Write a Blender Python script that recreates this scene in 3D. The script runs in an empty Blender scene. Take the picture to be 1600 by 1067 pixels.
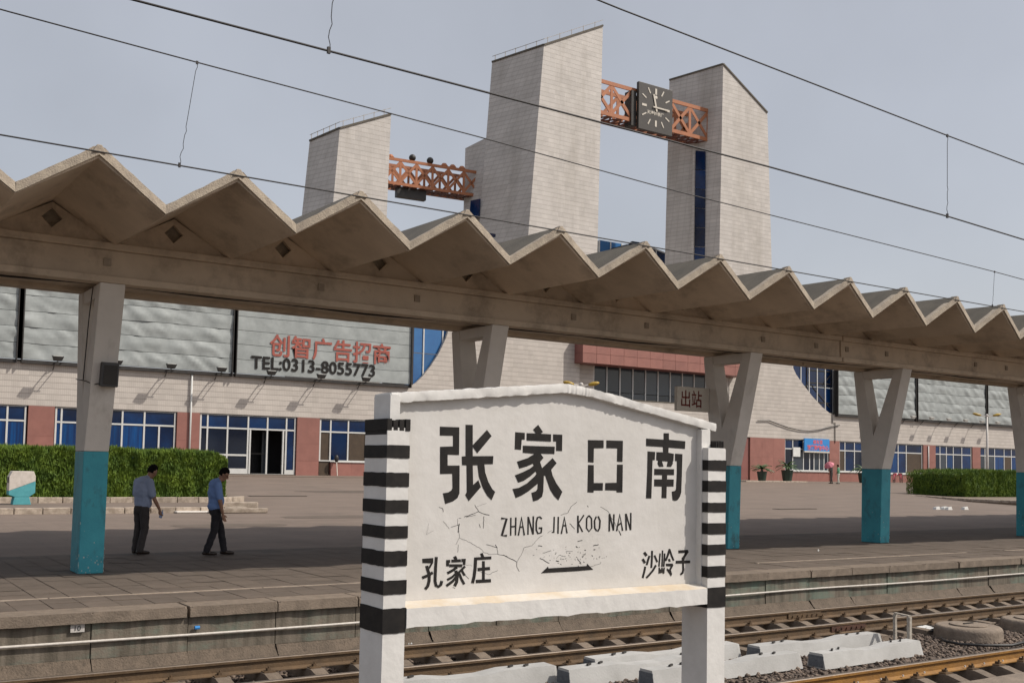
import bpy, bmesh, math, random
import numpy as np
from mathutils import Vector, Matrix, noise
random.seed(7); np.random.seed(7)
S = bpy.context.scene
COL = S.collection

# ------------------------------------------------------------------ camera
F, CX, CY = 1650., 800., 631.
def nrm(v): return v / np.linalg.norm(v)
_x = nrm(np.array([(3266-CX)/F, -(775-CY)/F, -1.]))
_u = nrm(np.array([(1300-CX)/F, (CY+27000)/F, -1.]))
_u = nrm(_u - _x*np.dot(_u, _x))
_y = np.cross(_u, _x)
CM = np.array([_x, _y, _u])                       # world axes expressed in the camera frame
CP = np.array([0., 0., 1.8])
cam = bpy.data.cameras.new('camera'); camo = bpy.data.objects.new('camera', cam); COL.objects.link(camo)
cam.sensor_width = 36; cam.sensor_fit = 'HORIZONTAL'; cam.lens = F/1600*36
cam.shift_x = 0; cam.shift_y = (CY-533.5)/1600
cam.clip_start = .1; cam.clip_end = 4000
m = Matrix([list(r) for r in CM]).to_4x4(); m.translation = Vector(CP); camo.matrix_world = m
S.camera = camo
# survey helpers: real points of the place measured on known planes
def ray(px, py): return CM @ np.array([(px-CX)/F, -(py-CY)/F, -1.])
def on_y(px, py, Y): r = ray(px, py); return Vector(CP + r*(Y/r[1]))
def on_z(px, py, z): r = ray(px, py); return Vector(CP + r*((z-1.8)/r[2]))
SL = .023
def gz(Y): return max(0., SL*(Y-22))
def on_g(px, py):
    r = ray(px, py); t = (1.8+SL*22)/(SL*r[1]-r[2]); return Vector(CP + r*t)

# ------------------------------------------------------------------ light
sun_dir = Vector((1.09, -1.0, 1.6)).normalized()
sl = bpy.data.lights.new('sun', 'SUN'); sl.energy = 3.8; sl.angle = math.radians(1.0); sl.color = (1, .935, .845)
so = bpy.data.objects.new('sun', sl); COL.objects.link(so); so.rotation_euler = sun_dir.to_track_quat('Z', 'Y').to_euler()
W = bpy.data.worlds.new('World'); S.world = W; W.use_nodes = True
nt = W.node_tree; nt.nodes.clear()
out = nt.nodes.new('ShaderNodeOutputWorld'); bg = nt.nodes.new('ShaderNodeBackground')
sky = nt.nodes.new('ShaderNodeTexSky'); sky.sky_type = 'NISHITA'; sky.sun_disc = False
sky.sun_elevation = math.asin(sun_dir.z); sky.sun_rotation = math.atan2(sun_dir.x, sun_dir.y)
sky.air_density = 1.0; sky.dust_density = 4.0; sky.ozone_density = 1.0
mix = nt.nodes.new('ShaderNodeMix'); mix.data_type = 'RGBA'; mix.inputs[0].default_value = .5
mix.inputs[7].default_value = (7.65, 7.7, 8.0, 1)     # even veil of thin overcast
tc = nt.nodes.new('ShaderNodeTexCoord'); nz = nt.nodes.new('ShaderNodeTexNoise'); nz.inputs['Scale'].default_value = 2.6; nz.inputs['Detail'].default_value = 5
mr = nt.nodes.new('ShaderNodeMapRange'); mr.inputs[1].default_value = .3; mr.inputs[2].default_value = .7; mr.inputs[3].default_value = .90; mr.inputs[4].default_value = 1.10
vm = nt.nodes.new('ShaderNodeVectorMath'); vm.operation = 'SCALE'
nt.links.new(tc.outputs['Generated'], nz.inputs['Vector']); nt.links.new(nz.outputs['Fac'], mr.inputs[0])
nt.links.new(sky.outputs[0], mix.inputs[6]); nt.links.new(mix.outputs[2], vm.inputs[0]); nt.links.new(mr.outputs[0], vm.inputs['Scale'])
nt.links.new(vm.outputs[0], bg.inputs[0]); bg.inputs[1].default_value = .1
nt.links.new(bg.outputs[0], out.inputs[0])
S.view_settings.view_transform = 'Standard'; S.view_settings.look = 'None'
S.view_settings.exposure = 0; S.view_settings.gamma = 1; S.view_settings.use_curve_mapping = False

# ------------------------------------------------------------------ materials
def mat(name, c, c2=None, rough=.85, scale=3., stretch=None, bump=.0, bscale=40., metal=0., rnd=0., detail=6., contrast=.5, spec=None, stain=None, stain_fac=.6, stain_scale=1.2, stain_stretch=(1,1,.25), stain_lo=.5):
    M = bpy.data.materials.new(name); M.use_nodes = True
    t = M.node_tree; b = t.nodes['Principled BSDF']; L = t.links.new
    b.inputs['Roughness'].default_value = rough; b.inputs['Metallic'].default_value = metal
    if spec is not None: b.inputs['Specular IOR Level'].default_value = spec
    g = t.nodes.new('ShaderNodeNewGeometry')
    mp = t.nodes.new('ShaderNodeMapping'); L(g.outputs['Position'], mp.inputs[0])
    if stretch: mp.inputs['Scale'].default_value = stretch
    if c2 is None: c2 = tuple(v*.75 for v in c)
    n = t.nodes.new('ShaderNodeTexNoise'); n.inputs['Scale'].default_value = scale; n.inputs['Detail'].default_value = detail; n.inputs['Roughness'].default_value = .65
    L(mp.outputs[0], n.inputs['Vector'])
    r = t.nodes.new('ShaderNodeMapRange'); r.inputs[1].default_value = .5-contrast*.4; r.inputs[2].default_value = .5+contrast*.4
    L(n.outputs['Fac'], r.inputs[0])
    x = t.nodes.new('ShaderNodeMix'); x.data_type = 'RGBA'; x.inputs[6].default_value = (*c, 1); x.inputs[7].default_value = (*c2, 1)
    L(r.outputs[0], x.inputs[0]); cur = x.outputs[2]
    if stain:
        mp2 = t.nodes.new('ShaderNodeMapping'); mp2.inputs['Scale'].default_value = stain_stretch; L(g.outputs['Position'], mp2.inputs[0])
        n2 = t.nodes.new('ShaderNodeTexNoise'); n2.inputs['Scale'].default_value = stain_scale; n2.inputs['Detail'].default_value = 8; n2.inputs['Roughness'].default_value = .7
        L(mp2.outputs[0], n2.inputs['Vector'])
        r2 = t.nodes.new('ShaderNodeMapRange'); r2.inputs[1].default_value = stain_lo; r2.inputs[2].default_value = stain_lo+.2; r2.inputs[4].default_value = stain_fac
        L(n2.outputs['Fac'], r2.inputs[0])
        x2 = t.nodes.new('ShaderNodeMix'); x2.data_type = 'RGBA'; x2.inputs[7].default_value = (*stain, 1)
        L(r2.outputs[0], x2.inputs[0]); L(cur, x2.inputs[6]); cur = x2.outputs[2]
    if rnd:
        oi = t.nodes.new('ShaderNodeObjectInfo'); rr = t.nodes.new('ShaderNodeMapRange'); rr.inputs[3].default_value = 1-rnd; rr.inputs[4].default_value = 1+rnd
        L(oi.outputs['Random'], rr.inputs[0]); v = t.nodes.new('ShaderNodeVectorMath'); v.operation = 'SCALE'
        L(cur, v.inputs[0]); L(rr.outputs[0], v.inputs['Scale']); cur = v.outputs[0]
    L(cur, b.inputs['Base Color'])
    if bump:
        n3 = t.nodes.new('ShaderNodeTexNoise'); n3.inputs['Scale'].default_value = bscale; n3.inputs['Detail'].default_value = 5
        L(g.outputs['Position'], n3.inputs['Vector'])
        bp = t.nodes.new('ShaderNodeBump'); bp.inputs['Strength'].default_value = bump; bp.inputs['Distance'].default_value = .02
        L(n3.outputs['Fac'], bp.inputs['Height']); L(bp.outputs[0], b.inputs['Normal'])
    M['out'] = 1
    return M

def grid_mat(name, c, c2, joint, pu, pv, wu, wv, mode='wall', vfac=.35, jfac=.75, stain=None, rough=.6, stain_lo=.52, stain_fac=.35):
    """tile facing too fine to pick apart: thin joints every pu / pv metres"""
    M = mat(name, c, c2, rough=rough, scale=.6, stain=stain, stain_scale=.55, stain_stretch=(1,1,.16), stain_lo=stain_lo, stain_fac=stain_fac)
    t = M.node_tree; b = t.nodes['Principled BSDF']; L = t.links.new
    cur = b.inputs['Base Color'].links[0].from_socket
    g = t.nodes.new('ShaderNodeNewGeometry'); s = t.nodes.new('ShaderNodeSeparateXYZ'); L(g.outputs['Position'], s.inputs[0])
    def m2(op, a, bb):
        n = t.nodes.new('ShaderNodeMath'); n.operation = op
        for i, v in enumerate((a, bb)):
            if v is None: continue
            if isinstance(v, (int, float)): n.inputs[i].default_value = v
            else: L(v, n.inputs[i])
        return n.outputs[0]
    if mode == 'wall': u = m2('ADD', s.outputs[0], m2('MULTIPLY', s.outputs[1], .55)); v = s.outputs[2]
    else: u = s.outputs[0]; v = s.outputs[1]
    du = m2('LESS_THAN', m2('FRACT', m2('DIVIDE', u, pu), None), wu/pu)
    dv = m2('LESS_THAN', m2('FRACT', m2('DIVIDE', v, pv), None), wv/pv)
    fu = m2('MULTIPLY', du, vfac); fv = m2('MULTIPLY', dv, jfac); ff = m2('MAXIMUM', fu, fv)
    # each course of tiles takes its own slight tone
    wn = t.nodes.new('ShaderNodeTexWhiteNoise'); wn.noise_dimensions = '2D'
    cb = t.nodes.new('ShaderNodeCombineXYZ'); L(m2('FLOOR', m2('DIVIDE', u, pu*4), None), cb.inputs[0]); L(m2('FLOOR', m2('DIVIDE', v, pv), None), cb.inputs[1]); L(cb.outputs[0], wn.inputs['Vector'])
    rr = t.nodes.new('ShaderNodeMapRange'); rr.inputs[3].default_value = .93; rr.inputs[4].default_value = 1.05; L(wn.outputs['Value'], rr.inputs[0])
    vs = t.nodes.new('ShaderNodeVectorMath'); vs.operation = 'SCALE'; L(cur, vs.inputs[0]); L(rr.outputs[0], vs.inputs['Scale'])
    x = t.nodes.new('ShaderNodeMix'); x.data_type = 'RGBA'; x.inputs[7].default_value = (*joint, 1); L(vs.outputs[0], x.inputs[6]); L(ff, x.inputs[0])
    L(x.outputs[2], b.inputs['Base Color'])
    bp = t.nodes.new('ShaderNodeBump'); bp.inputs['Strength'].default_value = .5; bp.inputs['Distance'].default_value = .01; bp.invert = True
    L(ff, bp.inputs['Height']); L(bp.outputs[0], b.inputs['Normal'])
    return M

M = {}
M['concrete'] = mat('canopy_concrete', (.68,.565,.44), (.54,.445,.345), scale=1.4, bump=.25, bscale=30, stain=(.20,.155,.115), stain_scale=1.3, stain_stretch=(1,.6,1), stain_fac=.6, stain_lo=.50, rnd=.10)
M['roof_top'] = mat('roof_felt', (.135,.118,.092), (.085,.075,.06), scale=2, bump=.3, bscale=60)
M['patch'] = mat('beam_patch', (.34,.28,.215), (.27,.22,.17), scale=6)
M['edge_concrete'] = mat('edge_concrete', (.47,.40,.31), (.30,.25,.20), scale=6, bump=.5, bscale=50)
M['column_grey'] = mat('column_grey_paint', (.70,.66,.61), (.60,.565,.52), scale=1.6, bump=.15, bscale=30, stain=(.28,.25,.21), stain_scale=2.2, stain_stretch=(1,1,.4), stain_fac=.5, stain_lo=.58)
M['teal'] = mat('column_teal_paint', (.045,.33,.40), (.03,.25,.32), rough=.55, scale=2, bump=.15, bscale=35, stain=(.035,.085,.095), stain_scale=5, stain_stretch=(1,1,.5), stain_fac=.9, stain_lo=.54)
M['teal_chip'] = mat('teal_chipped_edge', (.5,.5,.46), (.1,.3,.34), scale=20)
M['tile_white'] = grid_mat('white_facing_tile', (.53,.485,.44), (.46,.42,.38), (.20,.17,.15), .115, .345, .016, .038, vfac=.30, jfac=.62, stain=(.36,.32,.27), stain_lo=.55, stain_fac=.3)
M['tile_tower'] = grid_mat('tower_facing_tile', (.57,.535,.50), (.47,.44,.41), (.20,.17,.14), .13, .36, .016, .04, vfac=.18, jfac=.48, stain=(.33,.30,.26), stain_lo=.50, stain_fac=.5)
M['pink'] = mat('pink_granite', (.31,.135,.108), (.245,.105,.085), rough=.5, scale=1.2, bump=.05, stain=(.22,.08,.06), stain_scale=1.5, stain_stretch=(1,1,1), stain_fac=.5, stain_lo=.56, rnd=.07)
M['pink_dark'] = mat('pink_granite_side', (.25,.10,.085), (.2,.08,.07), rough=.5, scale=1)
M['white_frame'] = mat('white_aluminium', (.62,.62,.60), (.55,.55,.53), rough=.4)
M['glass_blue'] = mat('blue_glass', (.003,.026,.095), (.003,.013,.05), rough=.12, scale=.5, contrast=.25, rnd=.35)
M['glass_curtain'] = mat('glass_with_blue_curtain', (.002,.055,.19), (.003,.022,.09), rough=.22, scale=2.2, stretch=(4,1,.12), contrast=.3, rnd=.2)
M['glass_dark'] = mat('dark_glass', (.012,.02,.04), (.008,.012,.025), rough=.08, scale=.5, rnd=.3)
M['glass_grey'] = mat('grey_curtain_glass', (.05,.062,.078), (.035,.045,.06), rough=.1, scale=.3, rnd=.25)
M['glass_sky'] = mat('sky_blue_glass', (.05,.17,.38), (.03,.10,.26), rough=.1, scale=.3, rnd=.2)
M['interior'] = mat('dark_interior', (.02,.02,.022), (.012,.012,.014), rough=.8)
M['brown_panel'] = mat('brown_door_panel', (.075,.05,.03), (.05,.033,.02), rough=.5)
M['banner'] = mat('silver_banner_cloth', (.34,.365,.36), (.27,.292,.288), rough=.6, scale=1.1, contrast=.35, bump=.5, bscale=3)
M['red_text'] = mat('red_letters', (.36,.085,.06), (.27,.07,.05), rough=.6, scale=2)
M['black_paint'] = mat('black_paint', (.010,.009,.009), (.022,.019,.017), rough=.7, scale=14, contrast=.4, spec=.25)
M['dark_metal'] = mat('dark_steel', (.03,.028,.028), (.05,.045,.04), rough=.5, metal=.3)
M['wire'] = mat('wire_black', (.025,.022,.022), rough=.6)
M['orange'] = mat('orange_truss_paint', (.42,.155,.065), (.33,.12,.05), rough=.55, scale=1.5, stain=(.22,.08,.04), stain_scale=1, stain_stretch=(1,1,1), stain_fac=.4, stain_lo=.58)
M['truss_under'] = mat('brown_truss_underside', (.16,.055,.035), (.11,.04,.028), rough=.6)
M['clock_face'] = mat('clock_black', (.05,.043,.038), (.04,.035,.03), rough=.45)
M['cream'] = mat('cream_mark', (.62,.58,.50), (.55,.5,.43), rough=.5)
M['sign_white'] = mat('whitewash', (.62,.60,.575), (.54,.52,.49), rough=.75, scale=3.5, contrast=.45, bump=.14, bscale=16, stain=(.42,.36,.29), stain_scale=3.2, stain_stretch=(1,1,1), stain_fac=.35, stain_lo=.60)
M['sign_white2'] = mat('whitewash_posts', (.68,.665,.64), (.60,.585,.56), rough=.75, scale=6, contrast=.4, bump=.15, bscale=20)
M['ledge'] = mat('ochre_stained_ledge', (.53,.44,.325), (.58,.54,.48), rough=.8, scale=5, contrast=.3)
M['paver'] = mat('platform_paving', (.135,.105,.083), (.10,.078,.06), scale=2.4, bump=.25, bscale=60, rnd=.10, stain=(.11,.085,.066), stain_scale=1.3, stain_stretch=(1,1,1), stain_fac=.5, stain_lo=.55)
M['kerb'] = mat('edge_stone', (.235,.185,.142), (.145,.115,.088), scale=7, bump=.4, bscale=45, rnd=.08, stain=(.17,.13,.10), stain_scale=5, stain_stretch=(1,1,1), stain_fac=.6, stain_lo=.55)
M['mortar'] = mat('joint_dirt', (.09,.07,.055), (.06,.05,.04))
M['line'] = mat('worn_line', (.42,.35,.28), (.27,.21,.165), scale=8, contrast=.4)
M['retain'] = mat('retaining_wall', (.19,.16,.125), (.095,.08,.06), scale=9, stretch=(1,1,.10), bump=.3, bscale=40, contrast=.35, stain=(.13,.195,.155), stain_scale=1.3, stain_stretch=(1,1,1.6), stain_fac=.7, stain_lo=.48)
M['retain_low'] = mat('retaining_wall_foot', (.145,.11,.08), (.085,.065,.047), scale=6, bump=1., bscale=38, stain=(.035,.026,.02), stain_scale=17, stain_stretch=(1,1,1), stain_fac=.8, stain_lo=.54)
M['pipe'] = mat('white_pipe', (.62,.58,.53), (.45,.41,.37), rough=.5, scale=12)
M['stone'] = mat('ballast_stone', (.20,.15,.115), (.07,.052,.042), scale=11, detail=2, contrast=.3)
M['ballast_bed'] = mat('ballast_bed', (.10,.075,.058), (.05,.038,.03), scale=30, bump=1., bscale=45)
M['sleeper'] = mat('brown_sleeper', (.21,.165,.125), (.13,.10,.075), scale=12, bump=.4, bscale=60, rnd=.15)
M['new_sleeper'] = mat('pale_concrete_sleeper', (.46,.455,.44), (.37,.365,.35), rough=.7, scale=3, bump=.15, bscale=40, rnd=.06)
M['sleeper_end'] = mat('dark_end_paint', (.09,.10,.115), (.16,.17,.185), scale=22, bump=.5)
M['rail_side'] = mat('rusty_rail', (.135,.082,.040), (.075,.048,.026), rough=.7, scale=5, stretch=(1,1,1), bump=.3)
M['rail_yellow'] = mat('ochre_rust_rail', (.34,.17,.035), (.20,.10,.03), rough=.65, scale=4, bump=.3)
M['rail_top'] = mat('rail_head', (.19,.155,.12), (.13,.10,.08), rough=.4, metal=.5, scale=10)
M['rust_red'] = mat('red_rust', (.10,.04,.022), (.05,.026,.018), scale=14, bump=.4)
M['forecourt'] = grid_mat('forecourt_paving', (.192,.147,.118), (.163,.125,.10), (.098,.076,.06), .6, .5, .02, .02, mode='floor', vfac=.25, jfac=.3, stain=(.115,.09,.072), rough=.85, stain_lo=.47, stain_fac=.45)
M['ground'] = mat('bare_ground', (.16,.13,.10), (.12,.095,.075), scale=.8)
M['bed_soil'] = mat('bed_soil', (.23,.185,.14), (.15,.12,.09), scale=3, bump=.4)
M['bed_kerb'] = mat('limewashed_kerb', (.44,.37,.30), (.27,.22,.175), scale=4, bump=.5, bscale=30, contrast=.25, rnd=.15)
M['leaf'] = mat('hedge_leaf', (.135,.205,.014), (.06,.115,.008), rough=.7, scale=2.2, contrast=.3, detail=3)
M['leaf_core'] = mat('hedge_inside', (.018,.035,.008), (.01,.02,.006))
M['palm_leaf'] = mat('palm_leaf', (.05,.10,.025), (.03,.07,.02), rough=.5)
M['pot'] = mat('dark_green_pot', (.02,.055,.035), (.03,.03,.025), rough=.5)
M['skin'] = mat('skin', (.36,.195,.125), (.31,.165,.105), rough=.55, scale=8)
M['hair'] = mat('black_hair', (.006,.005,.005), (.010,.009,.008), rough=.9, scale=60, spec=.1)
M['shirt_grey'] = mat('grey_blue_shirt', (.32,.38,.53), (.27,.32,.46), rough=.85, scale=5, bump=.4, bscale=9)
M['shirt_blue'] = mat('blue_shirt', (.20,.32,.62), (.16,.26,.54), rough=.85, scale=5, bump=.4, bscale=9)
M['trouser_grey'] = mat('charcoal_trousers', (.055,.047,.045), (.04,.035,.034), rough=.85, bump=.3, bscale=12)
M['trouser_black'] = mat('black_trousers', (.014,.013,.017), (.02,.018,.022), rough=.85, bump=.3, bscale=12)
M['shoe'] = mat('dark_leather', (.03,.018,.012), (.02,.012,.009), rough=.4)
M['shirt_white'] = mat('pale_clothing', (.55,.55,.48), (.48,.48,.42))
M['shirt_green'] = mat('green_top', (.10,.28,.16), (.08,.22,.13))
M['umbrella'] = mat('pink_umbrella', (.62,.20,.25), (.52,.15,.20), rough=.6)
M['bottle'] = mat('clear_blue_bottle', (.35,.42,.62), (.25,.32,.55), rough=.15)
M['lamp_yellow'] = mat('yellow_lamp_head', (.45,.30,.03), (.30,.19,.03), rough=.4)
M['lamp_pole'] = mat('pale_lamp_pole', (.55,.52,.48), (.48,.45,.42), rough=.5)
M['speaker'] = mat('grey_speaker', (.075,.075,.078), (.06,.06,.063), rough=.6)
M['flood'] = mat('floodlight_black', (.03,.03,.03), (.05,.05,.05), rough=.35)
M['flood_white'] = mat('floodlight_white', (.6,.6,.57), (.5,.5,.47), rough=.4)
M['exit_white'] = mat('grey_sign_board', (.62,.575,.50), (.54,.50,.43), rough=.6)
M['exit_red'] = mat('dark_red_letters', (.16,.025,.018), (.13,.02,.015))
M['sign_blue'] = mat('blue_shop_sign', (.03,.25,.62), (.025,.2,.52), rough=.5)
M['sign_pink'] = mat('red_letters_on_blue', (.70,.16,.20), (.6,.14,.17))
M['paper'] = mat('white_litter', (.72,.72,.70), (.6,.6,.58))
M['bin_white'] = mat('bin_white_paint', (.66,.60,.55), (.5,.45,.4), scale=8)
M['bin_teal'] = mat('bin_teal_paint', (.10,.38,.42), (.07,.3,.34), scale=8)
M['cover_stone'] = mat('manhole_concrete', (.27,.215,.165), (.17,.135,.105), scale=7, bump=.5, bscale=30)
M['rubber'] = mat('black_hose', (.02,.018,.017), rough=.5)
M['angle_iron'] = mat('painted_angle_iron', (.50,.46,.40), (.26,.22,.18), scale=14)
M['plaque'] = mat('plaque_white', (.58,.55,.52), (.46,.43,.40), scale=15)

# ------------------------------------------------------------------ mesh helpers
def link(o): COL.objects.link(o); return o
class MB:
    def __init__(s): s.v = []; s.f = []; s.mi = []
    def add(s, vs, fs, mi=0):
        n = len(s.v); s.v += [tuple(v) for v in vs]; s.f += [tuple(i+n for i in f) for f in fs]; s.mi += [mi]*len(fs)
    def hexa(s, p, mi=0):
        s.add(p, [(0,3,2,1),(4,5,6,7),(0,1,5,4),(1,2,6,5),(2,3,7,6),(3,0,4,7)], mi)
    def box(s, x0, x1, y0, y1, z0, z1, mi=0):
        s.hexa([(x0,y0,z0),(x1,y0,z0),(x1,y1,z0),(x0,y1,z0),(x0,y0,z1),(x1,y0,z1),(x1,y1,z1),(x0,y1,z1)], mi)
    def bar(s, a, b, w, h, up=(0,0,1), mi=0):
        a = Vector(a); b = Vector(b); d = (b-a).normalized(); u = Vector(up)
        if abs(d.dot(u)) > .98: u = Vector((0,1,0))
        r = d.cross(u).normalized()*w/2; q = r.cross(d).normalized()*h/2
        s.hexa([a-r-q, a+r-q, a+r+q, a-r+q, b-r-q, b+r-q, b+r+q, b-r+q], mi)
    def prism(s, poly, fn, d0, d1, mi=0):
        """poly 2-D outline, fn(u, v, depth) -> point"""
        n = len(poly); a = [fn(u, v, d0) for u, v in poly]; b = [fn(u, v, d1) for u, v in poly]
        s.add(a+b, [tuple(range(n)), tuple(range(2*n-1, n-1, -1))] + [(i, i+n, (i+1)%n+n, (i+1)%n) for i in range(n)], mi)
    def tube(s, pts, r, n=8, mi=0, cap=True, r2=None):
        pts = [Vector(p) for p in pts]; base = len(s.v); m_ = len(pts)
        for i, p in enumerate(pts):
            d = (pts[min(i+1, m_-1)]-pts[max(i-1, 0)]).normalized()
            u = Vector((0,0,1)) if abs(d.z) < .9 else Vector((0,1,0))
            a = d.cross(u).normalized(); b = a.cross(d)
            rr = r if r2 is None else r+(r2-r)*i/(m_-1)
            if isinstance(r, (list, tuple)): rr = r[i]
            for k in range(n): s.v.append(tuple(p+a*math.cos(2*math.pi*k/n)*rr+b*math.sin(2*math.pi*k/n)*rr))
        for i in range(m_-1):
            for k in range(n):
                s.f.append((base+i*n+k, base+i*n+(k+1)%n, base+(i+1)*n+(k+1)%n, base+(i+1)*n+k)); s.mi.append(mi)
        if cap:
            s.f.append(tuple(base+k for k in range(n-1, -1, -1))); s.mi.append(mi)
            s.f.append(tuple(base+(m_-1)*n+k for k in range(n))); s.mi.append(mi)
    def sphere(s, c, r, n=12, k=8, mi=0):
        if not isinstance(r, (tuple, list)): r = (r, r, r)
        base = len(s.v); c = Vector(c)
        for i in range(k+1):
            th = math.pi*i/k
            for j in range(n):
                ph = 2*math.pi*j/n
                s.v.append((c.x+r[0]*math.sin(th)*math.cos(ph), c.y+r[1]*math.sin(th)*math.sin(ph), c.z+r[2]*math.cos(th)))
        for i in range(k):
            for j in range(n):
                s.f.append((base+i*n+j, base+(i+1)*n+j, base+(i+1)*n+(j+1)%n, base+i*n+(j+1)%n)); s.mi.append(mi)
    def mesh(s, name, mats, smooth=False, weld=False):
        me = bpy.data.meshes.new(name); me.from_pydata(s.v, [], s.f)
        for q in (mats if isinstance(mats, (list, tuple)) else [mats]): me.materials.append(q)
        me.polygons.foreach_set('material_index', s.mi)
        bm = bmesh.new(); bm.from_mesh(me)
        if weld: bmesh.ops.remove_doubles(bm, verts=bm.verts, dist=1e-5)
        bmesh.ops.recalc_face_normals(bm, faces=bm.faces); bm.to_mesh(me); bm.free()
        if smooth: me.shade_smooth()
        return me
    def obj(s, name, mats, parent=None, smooth=False, bevel=0, **k):
        o = link(bpy.data.objects.new(name, s.mesh(name, mats, smooth)))
        if parent: o.parent = parent
        if bevel: bv(o, bevel)
        tag(o, **k); return o
def bv(o, w, seg=2):
    b = o.modifiers.new('bevel', 'BEVEL'); b.width = w; b.segments = seg; b.limit_method = 'ANGLE'; b.angle_limit = math.radians(35)
def tag(o, label=None, cat=None, group=None, kind=None):
    if label: o['label'] = label
    if cat: o['category'] = cat
    if group: o['group'] = group
    if kind: o['kind'] = kind
    return o
def empty(name, loc=(0,0,0), rz=0., **k):
    o = link(bpy.data.objects.new(name, None)); o.location = loc; o.rotation_euler = (0,0,rz); o.empty_display_size = .2
    return tag(o, **k)
def inst(name, me, parent=None, loc=(0,0,0), rot=(0,0,0), scale=(1,1,1), **k):
    o = link(bpy.data.objects.new(name, me)); o.location = loc; o.rotation_euler = rot; o.scale = scale
    if parent: o.parent = parent
    return tag(o, **k)
def boxo(name, mt, b, parent=None, bevel=0, **k):
    q = MB(); q.box(*b); return q.obj(name, mt, parent, bevel=bevel, **k)
def copy_tree(o, parent=None):
    c = o.copy(); COL.objects.link(c); c.parent = parent
    for ch in list(o.children): copy_tree(ch, c)
    return c
def text_obj(body, mt, parent, A, B, C, depth=.004, offset=0., name='lettering'):
    """flat lettering on a vertical plane: A = lower left, B = lower right, C = upper left"""
    c = bpy.data.curves.new('text', 'FONT'); c.body = body; c.offset = offset; c.extrude = .01; c.resolution_u = 3
    o = link(bpy.data.objects.new('text', c)); bpy.context.view_layer.update()
    dg = bpy.context.evaluated_depsgraph_get(); me = bpy.data.meshes.new_from_object(o.evaluated_get(dg))
    bpy.data.objects.remove(o)
    co = np.array([v.co for v in me.vertices]); mn = co.min(0); mx = co.max(0)
    A = np.array(A); B = np.array(B); Cc = np.array(C); n = np.cross(B-A, Cc-A); n /= np.linalg.norm(n)
    q = (co-mn)/(mx-mn); w = A+q[:, :1]*(B-A)+q[:, 1:2]*(Cc-A)+n*(q[:, 2:3]*depth)
    me.vertices.foreach_set('co', w.astype(np.float32).ravel()); me.update(); me.materials.clear(); me.materials.append(mt)
    o = link(bpy.data.objects.new(name, me)); o.parent = parent; return o
def sph(r): return r

# ================================================================== SETTING
# ground to the horizon
boxo('ground', M['ground'], (-900, 1500, -900, 1500, -1.6, -1.02), kind='structure')
# ballast bed between the two platforms
bb = MB(); ys = [5.3, 6.2, 8.9, 9.2, 10.3, 12.7, 13.5]; zs = [-.80, -.80, -.80, -.745, -.745, -.80, -.72]
for i in range(6):
    bb.add([(-20, ys[i], zs[i]), (160, ys[i], zs[i]), (160, ys[i+1], zs[i+1]), (-20, ys[i+1], zs[i+1])], [(0,1,2,3)])
bb.obj('ballast_bed', M['ballast_bed'], kind='structure')
# forecourt, rising gently to the station
fc = MB()
prof = [(13.6,-.03),(21.25,-.001),(22,-.001),(66.5,SL*44.5),(140,1.05)]
for i in range(4):
    (a, za), (b, zb) = prof[i], prof[i+1]
    mi = 0 if i else 1
    fc.add([(-60,a,za),(260,a,za),(260,b,zb),(-60,b,zb)], [(0,1,2,3)], mi)
fc.obj('forecourt', [M['forecourt'], M['mortar']], kind='structure')

# ---- far platform
plat = empty('platform', (0,13.3,0), kind='structure')
def pl(o): o.parent = plat; o.matrix_parent_inverse = Matrix.Translation((0,-13.3,0)); return o
# paving slabs: 300 nearest as single parts, the rest joined
tw, td = .40, .50
q = MB(); q.box(.005, tw-.005, .005, td-.005, -.05, 0); slab = q.mesh('paving_slab', M['paver'])
bmm = bmesh.new(); bmm.from_mesh(slab); bmesh.ops.bevel(bmm, geom=[e for e in bmm.edges if all(v.co.z > -.01 for v in e.verts)], offset=.006, segments=1); bmm.to_mesh(slab); bmm.free()
for r in range(4):
    for c in range(75):
        Y0 = 13.72+r*td + (.075 if r >= 2 else 0)
        o = inst('paving_slab', slab, None, (.2+c*tw, Y0, random.uniform(-.004,.002)), (random.uniform(-.006,.006), random.uniform(-.006,.006), 0)); pl(o)
rest = MB()
for r in range(15):
    Y0 = 13.72+r*td + (.075 if r >= 2 else 0)
    for c in range(-14, 150):
        if r < 4 and 0 <= c < 75: continue
        z = random.uniform(-.004,.002); x = .2+c*tw
        rest.add([(x+.006,Y0+.006,z),(x+tw-.006,Y0+.006,z),(x+tw-.006,Y0+td-.006,z),(x+.006,Y0+td-.006,z)], [(0,1,2,3)])
pl(rest.obj('paving', M['paver'], kind='stuff'))
# pale safety line, worn in places
ln = MB(); x = -5
while x < 75:
    L = random.uniform(1.5,4.5); g = random.choice([0,0,0,.5,1.6]) if x > 5 else .02
    y = 14.725+random.uniform(-.008,.008)
    ln.box(x, x+L, y, y+.065, -.01, .004); x += L+g
pl(ln.obj('safety_line', M['line']))
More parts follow.
